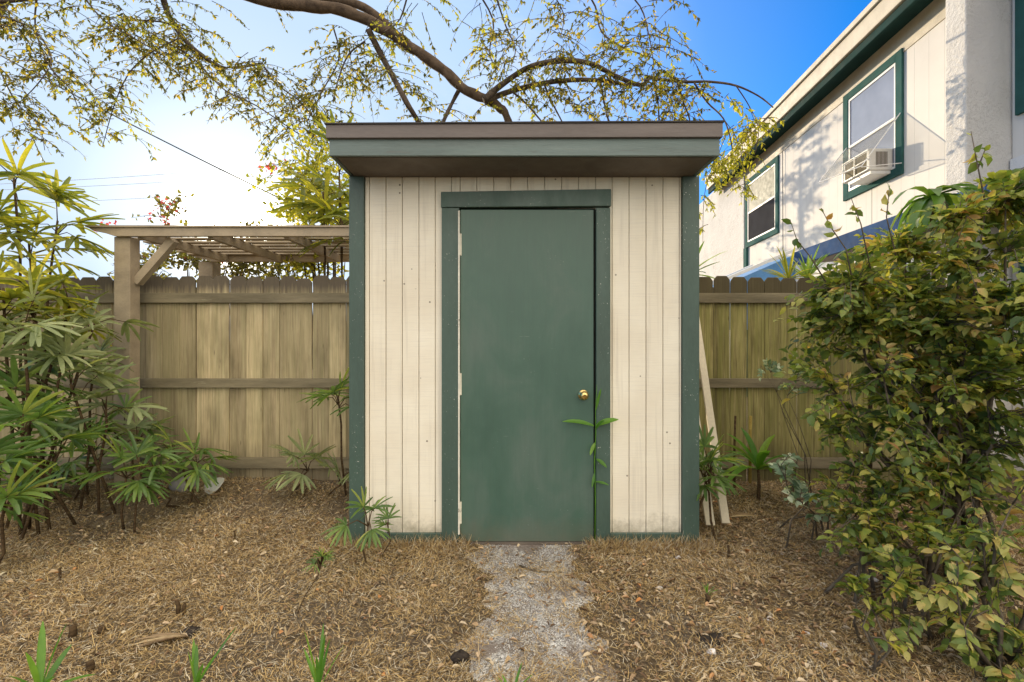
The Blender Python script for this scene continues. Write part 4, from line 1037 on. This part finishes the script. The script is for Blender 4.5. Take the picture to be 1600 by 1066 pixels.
# ------------------------------------------------------------------ small things on the ground
def lump(name, label, cat, px, py, r, mat, sq=(1,1,.6), group=None, rot=0, tilt=(0,0), lift=.3):
    Y = F*CZ/max(py-533, 60); Y = min(Y, 3.6)
    c = np.array([(px-800)/F*Y, Y, 0.]); 
    for _ in range(4): 
        z = float(gz(c[0], c[1])); Y = F*(CZ-z)/(py-533); c = np.array([(px-800)/F*Y, Y, z])
    n1_, n2_ = 14, 9; vs = []
    ph = rng.uniform(0, 6.28, 6)
    for j in range(n2_+1):
        th = math.pi*j/n2_
        for i in range(n1_):
            a = 2*math.pi*i/n1_
            k = 1+.14*math.sin(2*a+ph[0]+th)+.10*math.sin(3*a+ph[1]-2*th)+.07*math.sin(5*th+ph[2]+a)+.04*math.sin(7*a+ph[3])
            p = np.array([math.sin(th)*math.cos(a)*sq[0], math.sin(th)*math.sin(a)*sq[1], math.cos(th)*sq[2]])*r*k
            tx, ty = tilt
            p = np.array([p[0]*math.cos(ty)-p[2]*math.sin(ty), p[1], p[0]*math.sin(ty)+p[2]*math.cos(ty)])
            p = np.array([p[0], p[1]*math.cos(tx)-p[2]*math.sin(tx), p[1]*math.sin(tx)+p[2]*math.cos(tx)])
            vs.append(c+p+[0,0,r*sq[2]*lift])
    fs = [(j*n1_+i, j*n1_+(i+1) % n1_, (j+1)*n1_+(i+1) % n1_, (j+1)*n1_+i) for j in range(n2_) for i in range(n1_)]
    g = G(); g.add(vs, fs); o = obj(name, g, M[mat], smooth=True); return tag(o, label, cat, group)
lump('stone_disc', 'pale flat stone disc tilted on the soil by the left fence', 'stone', 333, 766, .105, 'stone', (1,.7,.12), tilt=(R(38), R(22)), lift=3)
lump('concrete_chunk', 'grey lump of concrete under the bushy lady palm', 'stone', 288, 764, .10, 'rock', (1,.7,.75))
lump('dirt_lump', 'dark clump of roots left of the path near the bottom', 'clod', 718, 1034, .035, 'char', (1,.8,.6), lift=.8)
lump('dirt_lump', 'dark ring shaped clod lying in the left straw', 'clod', 297, 992, .032, 'char', (1.2,.9,.45), lift=.8)
lump('dirt_lump', 'charred patch of debris right of the path', 'clod', 1110, 1000, .05, 'char', (1.3,.8,.25), lift=.5)
wl = [(1060, 872, .016, 'white shell nearest the right shed corner'), (1075, 878, .017, 'tan pebble next to the white shell by the shed corner'), (1030, 920, .016, 'white crumpled scrap on the straw right of the path'),
      (1222, 866, .011, 'tiny white pebble before the variegated plant'), (1203, 968, .017, 'pale round pebble in the leaf litter'), (1290, 1010, .018, 'pale stone at the foot of the sapling'), (1340, 905, .02, 'white lump for a light fleck under the right shrub, left of its neighbour'),
      (1365, 908, .022, 'white lump for a light fleck under the right shrub, right of its neighbour'), (1112, 1020, .018, 'bluish white scrap beside the charred patch'), (1260, 991, .014, 'small white chip beside the pale stone')]  # the pair under the right shrub models light coming through the leaves
for i, (px, py, r, lb) in enumerate(wl):
    lump('pebble' if i != 2 and i != 8 else 'scrap', lb, 'pebble' if i not in (2, 8) else 'scrap', px, py, r, 'litter' if i == 1 else 'shell', (1,.8,.55), 'small pale bits on the ground')  # 'pebble' also names the two light-fleck lumps under the right shrub
def stub(label, px, py, h, r, n=1):
    Y = F*(CZ-.01)/(py-533); x = (px-800)/F*Y; z = float(gz(x, Y)); g = G()
    for k in range(n):
        dx = (k-(n-1)/2)*r*2.6
        g.tube([(x+dx, Y, z-.01), (x+dx+.003, Y, z+h*.6*(1-.2*k)), (x+dx*1.6, Y, z+h*(1-.25*k))], [r*1.1, r, r*.85], 7)
    tag(obj('cut_stub', g, M['cane'], smooth=True), label, 'stub', 'cut palm stubs in the straw')
stub('thin cut stub at far left in the straw', 93, 912, .07, .006)
stub('forked cut stub in the middle of the left straw', 282, 960, .07, .009, 2)
stub('short cut stub beside the bottom left sprout', 158, 992, .035, .014)
stub('taller cut stub left of the short one near the bottom left', 113, 1000, .055, .014)
stub('slim cut stub below the little shed palm, by the fence side', 366, 842, .05, .006)
stub('dry cut stub in front of the right shed corner', 1138, 872, .08, .007)
stub('blunt brown stub at the bottom edge below the dead frond', 140, 1052, .04, .014)
Yk = 2.49; g = G(); g.tube([(sx(0)*0+(812-800)/F*Yk, Yk+.02, gz(.04, Yk)+.012), (.10, Yk-.02, gz(.1, Yk)+.012), (.17, Yk-.045, gz(.17, Yk)+.012), (.265, Yk-.05, gz(.26, Yk)+.012)], [.007,.005,.004,.003], 7)
tag(obj('fallen_stick', g, M['stem'], smooth=True), 'bent brown stick lying across the gravel path', 'stick')
def frond(label, px, py, n, L, ang, spread, w_, mat='deadleaf', lift=.02):
    Y = F*(CZ-.02)/(py-533); x = (px-800)/F*Y; z = float(gz(x, Y))+lift; g = G()
    for i in range(n):
        a = ang+(i/(n-1)-.5)*spread
        strap(g, (x, Y, z), np.array([math.cos(a), math.sin(a), .12]), np.array([0,0,1.]), L*rng.uniform(.8,1.1), w_, .3, 5, .3, .5)
    tag(obj('dead_frond', g, M[mat], smooth=True), label, 'dead leaf', 'dead palm leaves on the ground')
frond('orange brown dead palm leaf lying flat in the left straw', 292, 1000, 7, .20, 3.3, .5, .016)
frond('bleached dead palm leaf with three fingers left of the path', 447, 1003, 4, .09, 1.5, 1.2, .008, lift=.03)
frond('tan fallen frond lying low before the right shed corner', 1185, 820, 5, .22, 2.9, .6, .012, lift=.05)
